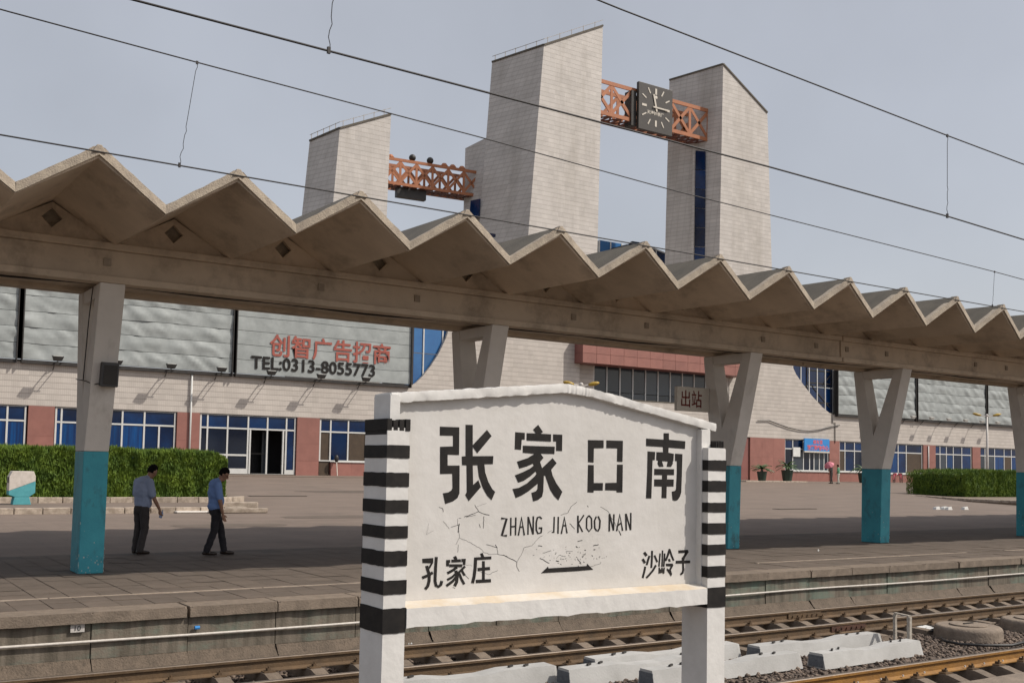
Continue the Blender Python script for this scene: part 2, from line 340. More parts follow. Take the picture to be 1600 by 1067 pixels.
# edge stones
q = MB(); q.box(.006, 1.144, 13.24, 13.71, -.13, .0); st = q.mesh('edge_stone', M['kerb'])
bmm = bmesh.new(); bmm.from_mesh(st)
bmesh.ops.bevel(bmm, geom=[e for e in bmm.edges if all(v.co.y < 13.3 and v.co.z > -.05 for v in e.verts)], offset=.025, segments=2)
bmesh.ops.subdivide_edges(bmm, edges=[e for e in bmm.edges if abs(e.verts[0].co.x-e.verts[1].co.x) > .5], cuts=9)
for v in bmm.verts:
    if v.co.y < 13.4: v.co += Vector((0, noise.noise(Vector((v.co.x*3.5,0,v.co.z*3)))*.014, noise.noise(Vector((v.co.x*4+5,0,0)))*.007))
bmm.to_mesh(st); bmm.free()
for i in range(-6, 62):
    pl(inst('edge_stone', st, None, (2.95+i*1.15, random.uniform(-.007,.007), random.uniform(-.005,.003)), (0,0,random.uniform(-.003,.003))))
# retaining wall panels and rough foot
q = MB(); q.box(.006, 1.144, 13.305, 13.56, -.56, -.131); rp = q.mesh('wall_panel', M['retain'])
q = MB()
for j in range(12):
    x0 = .004+j*1.142/12; x1 = .004+(j+1)*1.142/12
    def fy(x, k): return 13.29-.155*k+noise.noise(Vector((x*5,k*3,1)))*.03
    for a, b, za, zb in ((0,.5,-.55,-.66),(.5,1.2,-.66,-.735),(1.2,3.2,-.735,-.79)):
        q.add([(x0,fy(x0,a),za),(x1,fy(x1,a),za),(x1,fy(x1,b),zb),(x0,fy(x0,b),zb)], [(0,1,2,3)])
rf = q.mesh('wall_foot', M['retain_low'], smooth=True, weld=True)
for i in range(-6, 62):
    pl(inst('wall_panel', rp, None, (2.95+i*1.15, random.uniform(-.01,.01), 0)))
    pl(inst('wall_foot', rf, None, (2.95+i*1.15, random.uniform(-.02,.02), random.uniform(-.01,.01))))
boxo('platform_core', M['mortar'], (-20,160,13.50,13.75,-1,-.03)).parent = plat
bpy.data.objects['platform_core'].matrix_parent_inverse = Matrix.Translation((0,-13.3,0))
# pipe along the wall
t = MB(); pts = [(x, 13.27+.006*math.sin(x*1.7), -.352+.008*math.sin(x*.9)) for x in np.arange(-4, 75, 1.)]
t.tube(pts, .017, 8); t.obj('wall_pipe', M['pipe'], smooth=True, label='thin white pipe running along the far platform wall', cat='pipe')
# number plaque 10
A = on_y(110,988,13.275); B = on_y(132,987,13.275); Cc = on_y(110,975,13.275)
pq = empty('number_plaque', A, label='small white plaque reading 10 on the far platform wall', cat='plaque')
q = MB(); q.box(0, B.x-A.x, 0, .015, 0, Cc.z-A.z); q.obj('plate', M['plaque'], pq)
w = B.x-A.x; h = Cc.z-A.z
text_obj('10', M['black_paint'], pq, (w*.3,-.003,h*.2), (w*.72,-.003,h*.2), (w*.3,-.003,h*.8), .002)

# ---- near platform (camera side)
near = empty('near_platform', (0,5.5,0), kind='structure')
q = MB(); q.box(.004,.396,.004,.396,-.05,0); ns = q.mesh('near_slab', M['paver'])
q = MB()
for x in np.arange(-6, 60, .3):
    for k in range(9):
        y1 = 5.15-k*.3
        if x > 4 and x < 16 and k < 6: continue
        q.add([(x+.004,y1-.296,-.001),(x+.296,y1-.296,-.001),(x+.296,y1,-.001),(x+.004,y1,-.001)], [(0,1,2,3)])
o = q.obj('near_paving', M['paver'], kind='stuff'); o.parent = near; o.matrix_parent_inverse = Matrix.Translation((0,-5.5,0))
for k in range(6):
    for x in range(40):
        o = inst('paving_slab', ns, near, (4+x*.3, 5.15-(k+1)*.3-5.5, random.uniform(-.003,.001)), scale=(.75,.75,1))
for i in range(-5, 50):
    boxo('edge_stone', M['kerb'], (i*1.2+.006, i*1.2+1.194, -.34, .07, -.16, 0), near, bevel=.012)
boxo('wall_panel', M['retain'], (-8, 60, -.15, 0, -.9, -.16), near)
boxo('paving_base', M['mortar'], (-8, 60, -11, -.2, -.5, -.02), near)

# ================================================================== TRACKS
def rail_mesh(side_mat, L0, L1):
    sec = [(-.066,-.16),(.066,-.16),(.066,-.148),(.012,-.125),(.011,-.045),(.035,-.035),(.036,-.008),(.028,0),(-.028,0),(-.036,-.008),(-.035,-.035),(-.011,-.045),(-.012,-.125),(-.066,-.148)]
    q = MB(); n = len(sec)
    for X in (L0, L1):
        for y, z in sec: q.v.append((X, y, z))
    for i in range(n):
        q.f.append((i, (i+1)%n, n+(i+1)%n, n+i)); q.mi.append(1 if i in (6,7,8) else 0)
    q.f.append(tuple(range(n))); q.f.append(tuple(range(2*n-1, n-1, -1))); q.mi += [0,0]
    return q.mesh('rail', [side_mat, M['rail_top']])
def sleeper_mesh():
    q = MB(); H = [(-1.12,.0),(-.95,.01),(-.45,.01),(-.2,-.055),(.2,-.055),(.45,.01),(.95,.01),(1.12,.0)]
    for i in range(len(H)-1):
        (a, za), (b, zb) = H[i], H[i+1]
        q.hexa([(-.12,a,-.18),(-.12,b,-.18),(.12,b,-.18),(.12,a,-.18),(-.085,a,za),(-.085,b,zb),(.085,b,zb),(.085,a,za)])
    return q.mesh('sleeper', M['sleeper'])
sm = sleeper_mesh()
q = MB()
for s in (-1, 1):
    q.box(-.05,.05, s*.10-.035, s*.10+.035, 0, .022); q.box(-.02,.02, s*.085-.03, s*.085+.03, .02, .05); q.tube([(0,s*.1,.02),(0,s*.1,.075)], .013, 6)
q.box(-.07,.07,-.15,.15,-.002,.018); cm = q.mesh('rail_clip', M['rail_side'])
def track(Y1, Y2, x0, x1, side, label, xoff):
    yc = (Y1+Y2)/2; t = empty('railway_track', (0, yc, -.5), label=label, cat='railway track')
    me = rail_mesh(side, x0, x1)
    for Y in (Y1, Y2): inst('rail', me, t, (0, Y-yc, 0))
    n = int((x1-x0)/.575)
    for i in range(n):
        x = x0+xoff+i*.575
        if x > 75: break
        s = inst('sleeper', sm, t, (x, random.uniform(-.01,.01), -.165), (0,0,random.uniform(-.015,.015)), scale=(1, 1, 1))
        if x < 34:
            for Y in (Y1, Y2): inst('rail_clip', cm, s, (0, Y-yc, .006))
    return t
t1 = track(10.84, 12.13, -6, 130, M['rail_side'], 'railway track running right below the far platform wall, brown rusty rails', .33)
t2 = track(6.85, 8.12, -6, 130, M['rail_yellow'], 'railway track at the bottom right corner with ochre yellow rusty rail', .1)
# fish-plates
for (X, Y, tt, m_) in ((on_z(1240,950,-.5).x, 12.13, t1, M['rail_side']), (13.6,10.84,t1,M['rust_red'])):
    q = MB(); q.box(-.4,.4,-.035,-.012,-.125,-.045)
    for k in (-.3,-.18,-.06,.06,.18,.3): q.tube([(k,-.055,-.085),(k,-.03,-.085)], .016, 6)
    o = q.obj('fishplate', m_, tt); o.location = (X, Y-tt.location.y, 0)
# welds: small pale studs on the nearer ochre rail
q = MB()
q.box(-.010,.010,-.069,-.055,-.126,-.106); stm = q.mesh('rail_stud', M['plaque'])
for i in range(48): inst('rail_stud', stm, t2, (4+i*.42, 8.12-t2.location.y, 0))

# ballast stones
base = np.array([(0,0,1),(.94,0,.3),(.3,.9,.25),(-.8,.5,.35),(-.7,-.6,.2),(.3,-.85,.4),(.6,.5,-.6),(-.5,.6,-.6),(-.4,-.7,-.6),(.7,-.4,-.6)])
bf = [(0,1,2),(0,2,3),(0,3,4),(0,4,5),(0,5,1),(1,6,2),(2,7,3),(3,8,4),(4,8,5),(5,9,1),(1,9,6),(2,6,7),(3,7,8),(5,8,9)]
pos = []
def zone(n, xa, xb, s0, s1):
    X = np.random.uniform(xa, xb, n); Y = np.random.uniform(5.7, 13.1, n)
    for yc, x0 in ((11.485, -6+.33), (7.485, -6+.1)):
        ph = np.abs(((X-x0+.2875) % .575)-.2875)
        bad = (ph < .13) & (np.abs(Y-yc) < 1.13)
        X = X[~bad]; Y = Y[~bad]
    for yr in (10.84,12.13,6.85,8.12):
        ok = np.abs(Y-yr) > .09; X = X[ok]; Y = Y[ok]
    Z = np.interp(Y, ys, zs)+np.random.uniform(-.01,.03,len(X))
    edge = Y > 12.75; keep = ~(edge & (np.random.rand(len(X)) < .45)); X, Y, Z = X[keep], Y[keep], Z[keep]
    sc = np.random.uniform(s0, s1, len(X)); return np.c_[X, Y, Z, sc]
P = np.vstack([zone(52000, 4, 20, .018, .036), zone(24000, 20, 42, .028, .05), zone(5000, -2, 4, .02,.04)])
n = len(P); th = np.random.rand(n)*6.28; c_, s_ = np.cos(th), np.sin(th)
V = base[None]*np.random.uniform(.7,1.3,(n,10,1))*P[:,None,3:4]
V[:,:,2] *= .75
x_, y_ = V[:,:,0].copy(), V[:,:,1].copy(); V[:,:,0] = x_*c_[:,None]-y_*s_[:,None]; V[:,:,1] = x_*s_[:,None]+y_*c_[:,None]
V += P[:,None,:3]
Fc = (np.array(bf)[None]+np.arange(n)[:,None,None]*10).reshape(-1,3)
me = bpy.data.meshes.new('ballast'); me.vertices.add(n*10); me.vertices.foreach_set('co', V.astype(np.float32).ravel())
me.loops.add(Fc.size); me.loops.foreach_set('vertex_index', Fc.ravel().astype(np.int32)); me.polygons.add(len(Fc)); me.polygons.foreach_set('loop_start', np.arange(0, Fc.size, 3, dtype=np.int32))
me.update(calc_edges=True); me.materials.append(M['stone']); inst('ballast', me, kind='stuff', label='brown crushed stone ballast lying between the rails')

# pale concrete sleepers stacked between the tracks
def new_sleeper():
    q = MB(); H = [(0,.195,.105),(.75,.20,.105),(1.05,.165,.10),(1.45,.165,.10),(1.75,.20,.105),(2.46,.20,.105),(2.5,.185,.095)]
    for i in range(len(H)-1):
        (a,za,wa),(b,zb,wb) = H[i],H[i+1]
        q.hexa([(a,-.15,0),(b,-.15,0),(b,.15,0),(a,.15,0),(a,-wa,za),(b,-wb,zb),(b,wb,zb),(a,wa,za)])
    return q.mesh('sleeper_body', M['new_sleeper'])
nsm = new_sleeper()
q = MB(); q.box(-.004,.001,-.12,.12,.02,.165); nse = q.mesh('sleeper_end', M['sleeper_end'])
q = MB(); q.box(-.05,.05,-.012,.012,0,.022); nsc = q.mesh('rail_seat_clip', M['dark_metal'])
stk = [((8.32,9.50), 1.02, .002, 'pale concrete sleeper in front of the sign post, dark end facing left'),
       ((11.05,9.30), .86, .03, 'pale concrete sleeper rightmost of the front row, beside the iron hoop'),
       ((7.50,10.02), .98, -.01, 'pale concrete sleeper left of the right sign post, end painted dark'),
       ((8.2,10.42), 1.0, .0, 'pale concrete sleeper behind the right sign post, nearest the far rail'),
       ((10.75,10.1), 1.0, -.015, 'pale concrete sleeper behind the front row, right of the sign post'),
       ((5.1,10.35), .98, -.01, 'pale concrete sleeper under the white sign board, leftmost of all')]
for (xy, sx, rz, lb) in stk:
    e = empty('concrete_sleeper', (xy[0], xy[1], -.725), rz, label=lb, cat='concrete sleeper', group='spare concrete sleepers lying between the tracks')
    e.scale = (sx,1,1); e.rotation_euler = (random.uniform(-.02,.02), 0, rz)
    inst('sleeper_body', nsm, e); inst('sleeper_end', nse, e, (-.001,0,0))
    for xx in (.38,.58,1.92,2.12): inst('rail_seat_clip', nsc, e, (xx, .0 if xx in (.38,2.12) else .03, .2), (0,0,.5))

# iron hoop
e = empty('iron_hoop', on_z(1421,1019,-.73), label='white painted iron hoop standing in the ballast beside the sleepers', cat='iron hoop')
P0 = Vector((0,0,0)); P1 = on_z(1398.5,1013,-.73)-on_z(1421,1019,-.73)
q = MB(); q.bar(P0, P0+Vector((0,0,.50)), .05, .05); q.obj('upright', M['angle_iron'], e)
q = MB(); q.bar(P1, P1+Vector((0,0,.50)), .04, .04); q.obj('upright', M['angle_iron'], e)
q = MB(); q.bar(P0+Vector((0,0,.515)), P1+Vector((0,0,.515)), .045, .02); q.obj('crossbar', M['angle_iron'], e)
# manhole rings
def manhole(c, r, hh, label):
    e = empty('manhole', c, label=label, cat='manhole')
    q = MB(); q.tube([(0,0,0),(0,0,hh*.8),(0,0,hh)], [r*1.02, r, r*.93], 40); q.obj('concrete_ring', M['cover_stone'], e, smooth=False, bevel=.02)
    q = MB(); q.tube([(0,0,hh+.002),(0,0,hh+.022)], [r*.56, r*.55], 32); q.obj('cover', M['cover_stone'], e, bevel=.008)
    q = MB(); q.bar((-.12,0,hh+.03),(.12,0,hh+.03),.03,.016); q.obj('handle', M['dark_metal'], e)
manhole(on_z(1524,999,-.74)+Vector((0,.12,0)), .50, .21, 'round concrete manhole ring with its cover, between the tracks at right')
manhole(on_z(1622,990,-.74)+Vector((.25,.25,0)), .48, .20, 'second round manhole ring cut by the right edge of the photo')
def hose(pts, r, label, loops=0):
    q = MB(); q.tube(pts, r, 7); q.obj('hose', M['rubber'], smooth=True, label=label, cat='hose')
def spl(px): return [on_z(x, y, -.70)+Vector((0,0,.02)) for x, y in px]
hose(spl([(1520,976),(1545,968),(1575,972),(1600,966),(1640,962),(1690,958)]), .022, 'black hose curling over the ballast behind the manhole ring')
hose(spl([(1470,998),(1476,1003),(1500,1008),(1540,1010),(1580,1010),(1600,1005),(1625,997)]), .022, 'black hose looped around the foot of the manhole ring')
hose(spl([(1430,985),(1450,988),(1470,986),(1490,990)]), .018, 'short dark hose running from the manhole ring toward the iron hoop')
# litter
def litter(px, py, s, z, label, n=5):
    c = on_z(px, py, z); q = MB()
    for i in range(n):
        a = Vector((random.uniform(-s,s), random.uniform(-s*.5,s*.5), .01))
        k = s*random.uniform(.3,.6); q.add([a+Vector((-k,-k*.6,0)), a+Vector((k,-k*.5,.03)), a+Vector((k*.7,k*.8,.05)), a+Vector((-k*.8,k*.6,.02))], [(0,1,2),(0,2,3)])
    o = q.obj('litter', M['paper'], label=label, cat='litter'); o.location = c
litter(1272,942,.16,-.70,'crumpled white plastic litter at the foot of the platform wall')
litter(1440,980,.30,-.72,'spread of white litter on the ballast beside the manhole ring',12)
litter(1345,966,.20,-.76,'white scraps between the sleepers beyond the iron hoop',7)
litter(1229,970,.05,-.74,'small white scrap between the rails right of the sign',2)
litter(1308,954,.03,-.74,'tiny white scrap beside the far rail', 2)
litter(1278,862,.04,0,'tiny white scrap lying on the far platform in the shade', 2)
litter(706,1046,.04,-.72,'pale scrap of litter on the ballast below the sign board', 2)

# ================================================================== CANOPY
can = empty('platform_canopy', (0,17.7,0), label='folded concrete platform canopy on branching white and teal columns', cat='platform canopy')
def cp(o): o.parent = can; o.matrix_parent_inverse = Matrix.Translation((0,-17.7,0)); return o
PX, RX0 = 1.84, 2.95
YF_r, YF_v, YB = 14.05, 14.20, 23.3
zv = lambda Y: 5.07+(Y-14.2)*.022
def slab_obj(xr, xv):
    s = 1 if xv > xr else -1
    sec = [(xr,.58,0),(xr,.73,0),(xr+s*.07,.715,0),(xv-s*.09,.135,1),(xv,.115,1),(xv,0,1)]
    q = MB(); n = len(sec); F0 = []; B0 = []
    for (x, dz, isv) in sec:
        yf = YF_v if isv else YF_r
        F0.append((x, yf-(.04 if dz > .6 else 0), zv(14.2)+dz)); B0.append((x, YB, zv(YB)+dz))
    q.add(F0+B0, [tuple(range(n)), tuple(range(2*n-1,n-1,-1))]); 
    for i in range(n): q.add([F0[i], F0[(i+1)%n], B0[(i+1)%n], B0[i]], [(0,1,2,3)], 1 if i in (1,2,3) else 0)
    return cp(q.obj('roof_slab', [M['concrete'], M['roof_top']]))
def rim(xr, xv):
    """lighter cast lip along the zig-zag eave"""
    s = 1 if xv > xr else -1
    q = MB(); z0 = zv(14.2)
    a = [(xr-s*.0, .60),(xr, .75),(xr+s*.06,.745),(xv+s*.0,.155),(xv,.0)]
    yf = lambda u: YF_r-.05 if u > .4 else YF_v-.05
    A = [(x, yf(dz), z0+dz) for x, dz in a]; Bk = [(x, yf(dz)+.16, z0+dz+.003) for x, dz in a]
    n = len(a); q.add(A+Bk, [tuple(range(n)), tuple(range(2*n-1,n-1,-1))]+[(i,(i+1)%n,n+(i+1)%n,n+i) for i in range(n)])
    # wobble
    return q
for k in range(-4, 32):
    xr = RX0+k*PX+random.uniform(-.015,.015)
    for s in (-1, 1):
        xv = RX0+k*PX+s*PX/2
        slab_obj(xr, xv)
        # eave lip: thin band following the top of the slab
        q = MB(); z0 = zv(14.2); N = 8; top = []; bot = []
        for i in range(N+1):
            u = i/N; x = xr+(xv-xr)*u; z = z0+.735-(.735-.125)*u; y = YF_r+(YF_v-YF_r)*u-.05
            jz = random.uniform(-.006,.006)
            top.append((x, y+random.uniform(-.006,.006), z+.012+jz)); bot.append((x, y, z-.115+.5*jz))
        tb = [(a[0], a[1]+.13, a[2]) for a in top]; bb_ = [(a[0], a[1]+.13, a[2]) for a in bot]
        vs = top+bot+bb_+tb; m1 = N+1; fs = []
        for i in range(N):
            fs += [(i,i+1,m1+i+1,m1+i),(m1+i,m1+i+1,2*m1+i+1,2*m1+i),(2*m1+i,2*m1+i+1,3*m1+i+1,3*m1+i),(3*m1+i,3*m1+i+1,i+1,i)]
        fs += [(0,m1,2*m1,3*m1),(N,3*m1+N,2*m1+N,m1+N)]
        q.add(vs, fs); cp(q.obj('eave_lip', M['edge_concrete']))
    # cap at the ridge tip
    q = MB(); q.prism([(-.085,.64),(-.03,.745),(.03,.745),(.085,.64)], lambda u,v,d: (xr+u, d, zv(14.2)+v), YF_r-.06, YF_r+.10); cp(q.obj('ridge_tip', M['edge_concrete'], bevel=.01))
    # triangular infill plate with a diamond vent
    y0, y1 = 17.02, 17.10; zb = 5.16; zt = zv(17)+.55; hz = zb+.28; r_ = .15
    for s in (-1, 1):
        poly = [(0,zb),(s*PX/2,zb),(0,zt),(0,hz+r_),(s*r_,hz),(0,hz-r_)]
        if s < 0: poly = poly[::-1]
        q = MB(); q.prism(poly, lambda u,v,d: (xr+u, d, v), y0, y1); cp(q.obj('gable_plate', M['concrete']))
    cp(boxo('added_vent_back', M['edge_concrete'], (xr-.2,xr+.2,y1+.05,y1+.07,hz-.2,hz+.2)))  # plate added behind the vent to keep the hole from reading black
# beams: two I-section beams side by side with a deck between
JX = on_y(1316,540,16.95).x
segs = [(-8, 7.6), (7.62, 7.64), (7.64, JX), (JX+.05, 60)]
for (a, b) in ((-8, JX-.02), (JX+.03, 62)):
    for (yy, s) in ((16.93, 1), (18.47, -1)):
        q = MB()
        if s > 0: y = [yy, yy+.30, yy+.08, yy+.22]
        else: y = [yy-.30, yy, yy-.22, yy-.08]
        q.box(a, b, y[0], y[1], 5.05, 5.16); q.box(a, b, y[2], y[3], 4.642, 5.048); q.box(a, b, y[0], y[1], 4.53, 4.64)
        cp(q.obj('beam', M['concrete'], bevel=.012))
    q = MB(); q.box(a, b, 17.245, 18.16, 4.60, 4.66); q.box(a,b,17.245,18.16,5.06,5.10); cp(q.obj('beam_deck', M['concrete']))
q = MB()
for (px, py_) in ((168,412),(502,451),(652,473),(897,497),(1011,514),(1193,534),(1276,546),(1324,552),(1386,560),(1525,580),(1573,585)):
    c = on_y(px, py_, 16.99); x = c.x; s = .055
    cp(boxo('patch', M['edge_concrete'] if px == 168 else M['patch'], (x-s, x+s, 16.985, 17.02, 4.80, 4.80+2.2*s)))
# conduit under the beam
q = MB(); q.tube([(x, 17.6+.05*math.sin(x), 4.585+.012*math.sin(x*2)) for x in np.arange(-4,40,.5)], .018, 6); cp(q.obj('conduit', M['rubber']))
# columns
def column(xr_, k):
    x1 = xr_; x0 = xr_-.38
    outer = lambda pts, nm, mt, bevel=.012: None
    def pr(poly, nm, mt, parent=None, bevel=.014, grow=0):
        q = MB(); q.prism(poly, lambda u,v,d: (d, u, v), x0-grow, x1+grow); o = q.obj(nm, mt, parent, bevel=bevel)
        return o
    c = pr([(17.6,1.93),(18.24,1.93),(18.27,2.6),(18.50,4.528),(18.22,4.528),(17.875,2.80),(17.285,4.34),(17.255,4.528),(16.95,4.528),(17.42,2.6)], 'column', M['column_grey']); cp(c)
    def sub(o): o.parent = c; return o
    sub(pr([(17.26,4.33),(18.20,4.33),(18.23,4.526),(17.25,4.526)], 'crosspiece', M['column_grey'], bevel=0, grow=-.02))
    o = pr([(17.66,0),(18.26,0),(18.238,1.928),(17.602,1.928)], 'painted_shaft', M['teal']); sub(o)
    return c
for k, x in enumerate((-3.1, 4.06, 11.25, 18.3, 23.86, 31.15, 38.3, 45.4, 52.5)): column(x, k)
# pale chipped foot edges on the first column
# loudspeaker on first column
e = empty('loudspeaker', (3.93, 17.30, 2.97), label='grey box loudspeaker fixed to the front arm of the leftmost column', cat='loudspeaker')
o = boxo('case', M['speaker'], (-.13,.13,-.13,.10,-.02,.36), e, bevel=.015); o.rotation_euler = (.12,0,0)
o = boxo('grille', M['dark_metal'], (-.10,.10,-.142,-.131,.02,.32), e); o.rotation_euler = (.12,0,0)
q = MB(); q.tube([(-.13,0,.02),(-.2,.04,-.0),(-.3,.1,.05),(-.36,.2,.07),(-.37,.5,.10)], .008, 6); q.obj('cable', M['rubber'], e)
q = MB(); q.tube([(3.655,17.75,3.05),(3.65,17.5,4.0),(3.66,17.35,4.5)], .009, 6); q.obj('cable', M['rubber'], label='thin black cable running down the leftmost column', cat='cable')

# exit sign hung from the third column
Ys = 18.28
A = on_y(1058,641,Ys); B = on_y(1108,647,Ys); Cc = on_y(1058,603,Ys)
e = empty('exit_sign', A, label='grey board with dark red characters for exit, bracketed to a column', cat='exit sign')
w = B.x-A.x; h = Cc.z-A.z; wb = 17.92-A.x
boxo('board', M['exit_white'], (0, w, 0, .10, 0, h), e, bevel=.01)
text_obj('出站', M['exit_red'], e, (w*.12,-.004,h*.16), (w*.76,-.004,h*.16), (w*.12,-.004,h*.86), .003, offset=.008)
for z in (.0, h-.05): boxo('bracket', M['dark_metal'], (w+.002, max(wb, w+.12), .02, .08, z, z+.05), e)
boxo('bracket', M['dark_metal'], (w+.03, w+.06, .03, .07, .055, h-.055), e)

# ================================================================== OVERHEAD LINES
def catenary(Y, cont, mess, drops, label):
    e = empty('overhead_line', (0,Y,5), label=label, cat='overhead wire')
    def samp(pts):
        xs = [p[0] for p in pts]; zs_ = [p[1] for p in pts]
        return [(x, 0, float(np.interp(x, xs, zs_))-5) for x in np.arange(xs[0], xs[-1], .5)]
    q = MB(); q.tube(samp(cont), .0085, 6); q.obj('contact_wire', M['wire'], e, smooth=True)
    q = MB(); q.tube(samp(mess), .0075, 6); q.obj('messenger_wire', M['wire'], e, smooth=True)
    for (xt, xb) in drops:
        zt = float(np.interp(xt, [p[0] for p in mess], [p[1] for p in mess]))-5; zb_ = float(np.interp(xb, [p[0] for p in cont], [p[1] for p in cont]))-5
        q = MB(); pts = []
        for i in range(25):
            u = i/24; wv = .012*math.sin(u*40) if (u > .82 or u < .05 or .6 < u < .68) else 0
            pts.append((xt+(xb-xt)*u+wv, 0, zt+(zb_-zt)*u))
        q.tube(pts, .0035, 5); q.box(xb-.012,xb+.012,-.01,.01,zb_-.02,zb_+.03); q.box(xt-.012,xt+.012,-.008,.008,zt-.02,zt+.015); q.obj('dropper', M['wire'], e)
catenary(11.4, [(-8,4.98),(8,5.0),(60,4.97)], [(-8,6.75),(1.42,6.25),(3.39,6.17),(7.06,6.04),(10.39,5.89),(18.58,5.66),(19.6,5.62),(30,5.55),(42,5.75),(60,6.6)], [(3.39,3.24),(18.58,18.5),(26,26)], 'pair of overhead wires with droppers above the far track')
catenary(7.3, [(-8,4.98),(1.7,4.93),(5.1,4.90),(8,4.87),(11,4.81),(12.6,4.75),(60,4.8)], [(-8,7.1),(5.7,6.0),(10.96,5.77),(12.56,5.71),(25,5.5),(60,6.5)], [(3.22,3.16),(10.96,10.95),(18,18)], 'pair of thicker overhead wires crossing the sky above the nearer track')

# ================================================================== STATION NAME BOARD
YB_ = 5.0                                            # face of the board
sg = empty('station_sign', (3.7, 5.05, 0), label='white station name board with black characters on two striped posts', cat='station sign')
def sp(o): o.parent = sg; o.matrix_parent_inverse = Matrix.Translation((-3.7,-5.05,0)); return o
def rough_box(x0,x1,y0,y1,z0,z1,amp=.003,cuts=10,mt=None,name='post'):
    bm = bmesh.new(); bmesh.ops.create_cube(bm, size=1)
    for v in bm.verts: v.co = Vector(((x0+x1)/2+v.co.x*(x1-x0), (y0+y1)/2+v.co.y*(y1-y0), (z0+z1)/2+v.co.z*(z1-z0)))
    bmesh.ops.bevel(bm, geom=bm.edges[:], offset=.006, segments=2)
    L = max(x1-x0, z1-z0)
    ax = 0 if (x1-x0) > (z1-z0) else 2
    ed = [e for e in bm.edges if abs(e.verts[0].co[ax]-e.verts[1].co[ax]) > L*.8]
    bmesh.ops.subdivide_edges(bm, edges=ed, cuts=cuts, use_grid_fill=True); amp *= .45
    for v in bm.verts: v.co += Vector([noise.noise(v.co*11+Vector((i*7,0,0)))*amp for i in range(3)])
    me = bpy.data.meshes.new(name); bm.to_mesh(me); bm.free(); me.materials.append(mt); me.shade_flat()
    return sp(link(bpy.data.objects.new(name, me)))
# board with its gable outline
pts = [(608,655),(608,622),(640,628),(890,614),(925,620),(1112,666),(1118,660),(1107,940)]
P3 = lambda x, y, Y=YB_: on_y(x, y, Y)
a = P3(640,640); b = P3(902,616); c_ = P3(1112,668); zb = P3(800,962).z
x0, x1 = 2.56, 4.90
_l = [P3(630,630,4.95), P3(888,613,4.95), P3(928,620,4.95), P3(1121,674,4.95)]
_zr = _l[2].z+(_l[3].z-_l[2].z)*(x1-_l[2].x)/(_l[3].x-_l[2].x)
poly = [(x0,zb),(x1,zb),(x1,_zr+.015),(_l[2].x,_l[2].z+.015),(_l[1].x,_l[1].z+.015),(x0,_l[0].z+.015)]
q = MB(); q.prism(poly, lambda u,v,d: (u, d, v), YB_, 5.115); sp(q.obj('board', M['sign_white']))
# coping: two sloping runs, thick lime-washed lip
def lip(A, B, name):
    N = 60; vs = []; fs = []
    A = Vector(A); B = Vector(B); up = Vector((0,0,1))
    for i in range(N+1):
        p = A.lerp(B, i/N); h = .052
        prof = [(4.962,0),(4.958,h*.55),(4.961,h*.97),(5.05,h*1.05),(5.16,h),(5.165,0),(5.117,-.002),(YB_-.001,-.004)]
        for k,(y,z) in enumerate(prof):
            j = noise.noise(Vector((p.x*16, k*2.3, 0)))*.0055+noise.noise(Vector((p.x*60, k*2.3, 5)))*.0045
            vs.append((p.x, y+j, p.z+z+j))
    n = 8
    for i in range(N):
        for k in range(n): fs.append((i*n+k,i*n+(k+1)%n,(i+1)*n+(k+1)%n,(i+1)*n+k))
    fs += [tuple(range(n)), tuple(range((N+1)*n-1, N*n-1, -1))]
    q = MB(); q.add(vs, fs); o_ = sp(q.obj(name, M['sign_white2'], smooth=True)); o_.data.set_sharp_from_angle(angle=math.radians(38)); return o_
tl = P3(630,630,4.95); tm1 = P3(888,613,4.95); tm2 = P3(928,620,4.95); tr = P3(1121,674,4.95)
tl.x = 2.56; 
lip(tl, tm1, 'coping'); lip(tm1, tm2, 'coping'); lip(tm2, tr, 'coping')
# left jamb over the post, right jamb
rough_box(2.548, 2.605, 4.95, 5.14, P3(625,655,4.9).z-.03, tl.z+.045, mt=M['sign_white2'], name='jamb', cuts=6)
rough_box(4.79, 4.865, 4.955, 5.17, zb+.02, tr.z+.01, mt=M['sign_white2'], name='jamb', cuts=12)
# sill with ochre ledge
zt = P3(700,938,4.92).z; z1_ = P3(640,980,4.9).z; z2_ = P3(640,950,4.9).z
q = MB(); zl = P3(870,927,YB_).z+.012
q.add([(2.645,YB_-.002,zl),(4.79,YB_-.002,zl),(4.79,4.895,z2_),(2.645,4.895,z2_)], [(0,1,2,3)], 1)
q.add([(2.645,4.895,z2_),(4.79,4.895,z2_),(4.79,4.895,z1_),(2.645,4.895,z1_),(2.645,5.15,z1_),(4.79,5.15,z1_),(4.79,YB_-.002,zl),(2.645,YB_-.002,zl)], [(0,1,2,3),(3,2,5,4),(0,3,4,7),(1,6,5,2)])
q.add([(2.645,5.117,z1_),(4.79,5.117,z1_),(4.79,5.15,z1_),(2.645,5.15,z1_)], [(0,1,2,3)])
bm_ = q.mesh('sill', [M['sign_white2'], M['ledge']]); bmm = bmesh.new(); bmm.from_mesh(bm_); bmesh.ops.remove_doubles(bmm, verts=bmm.verts, dist=1e-4)
bmesh.ops.subdivide_edges(bmm, edges=[e for e in bmm.edges if abs(e.verts[0].co.x-e.verts[1].co.x) > 1], cuts=40)
for v in bmm.verts:
    if abs(v.co.z-z1_) < .001: v.co.z += noise.noise(Vector((v.co.x*14,v.co.y*3,0)))*.010
    elif abs(v.co.z-z2_) < .001: v.co += Vector((0,noise.noise(Vector((v.co.x*12,9,0)))*.005,noise.noise(Vector((v.co.x*12,3,0)))*.005))
bmm.to_mesh(bm_); bmm.free(); so_ = link(bpy.data.objects.new('sill', bm_)); sp(so_)
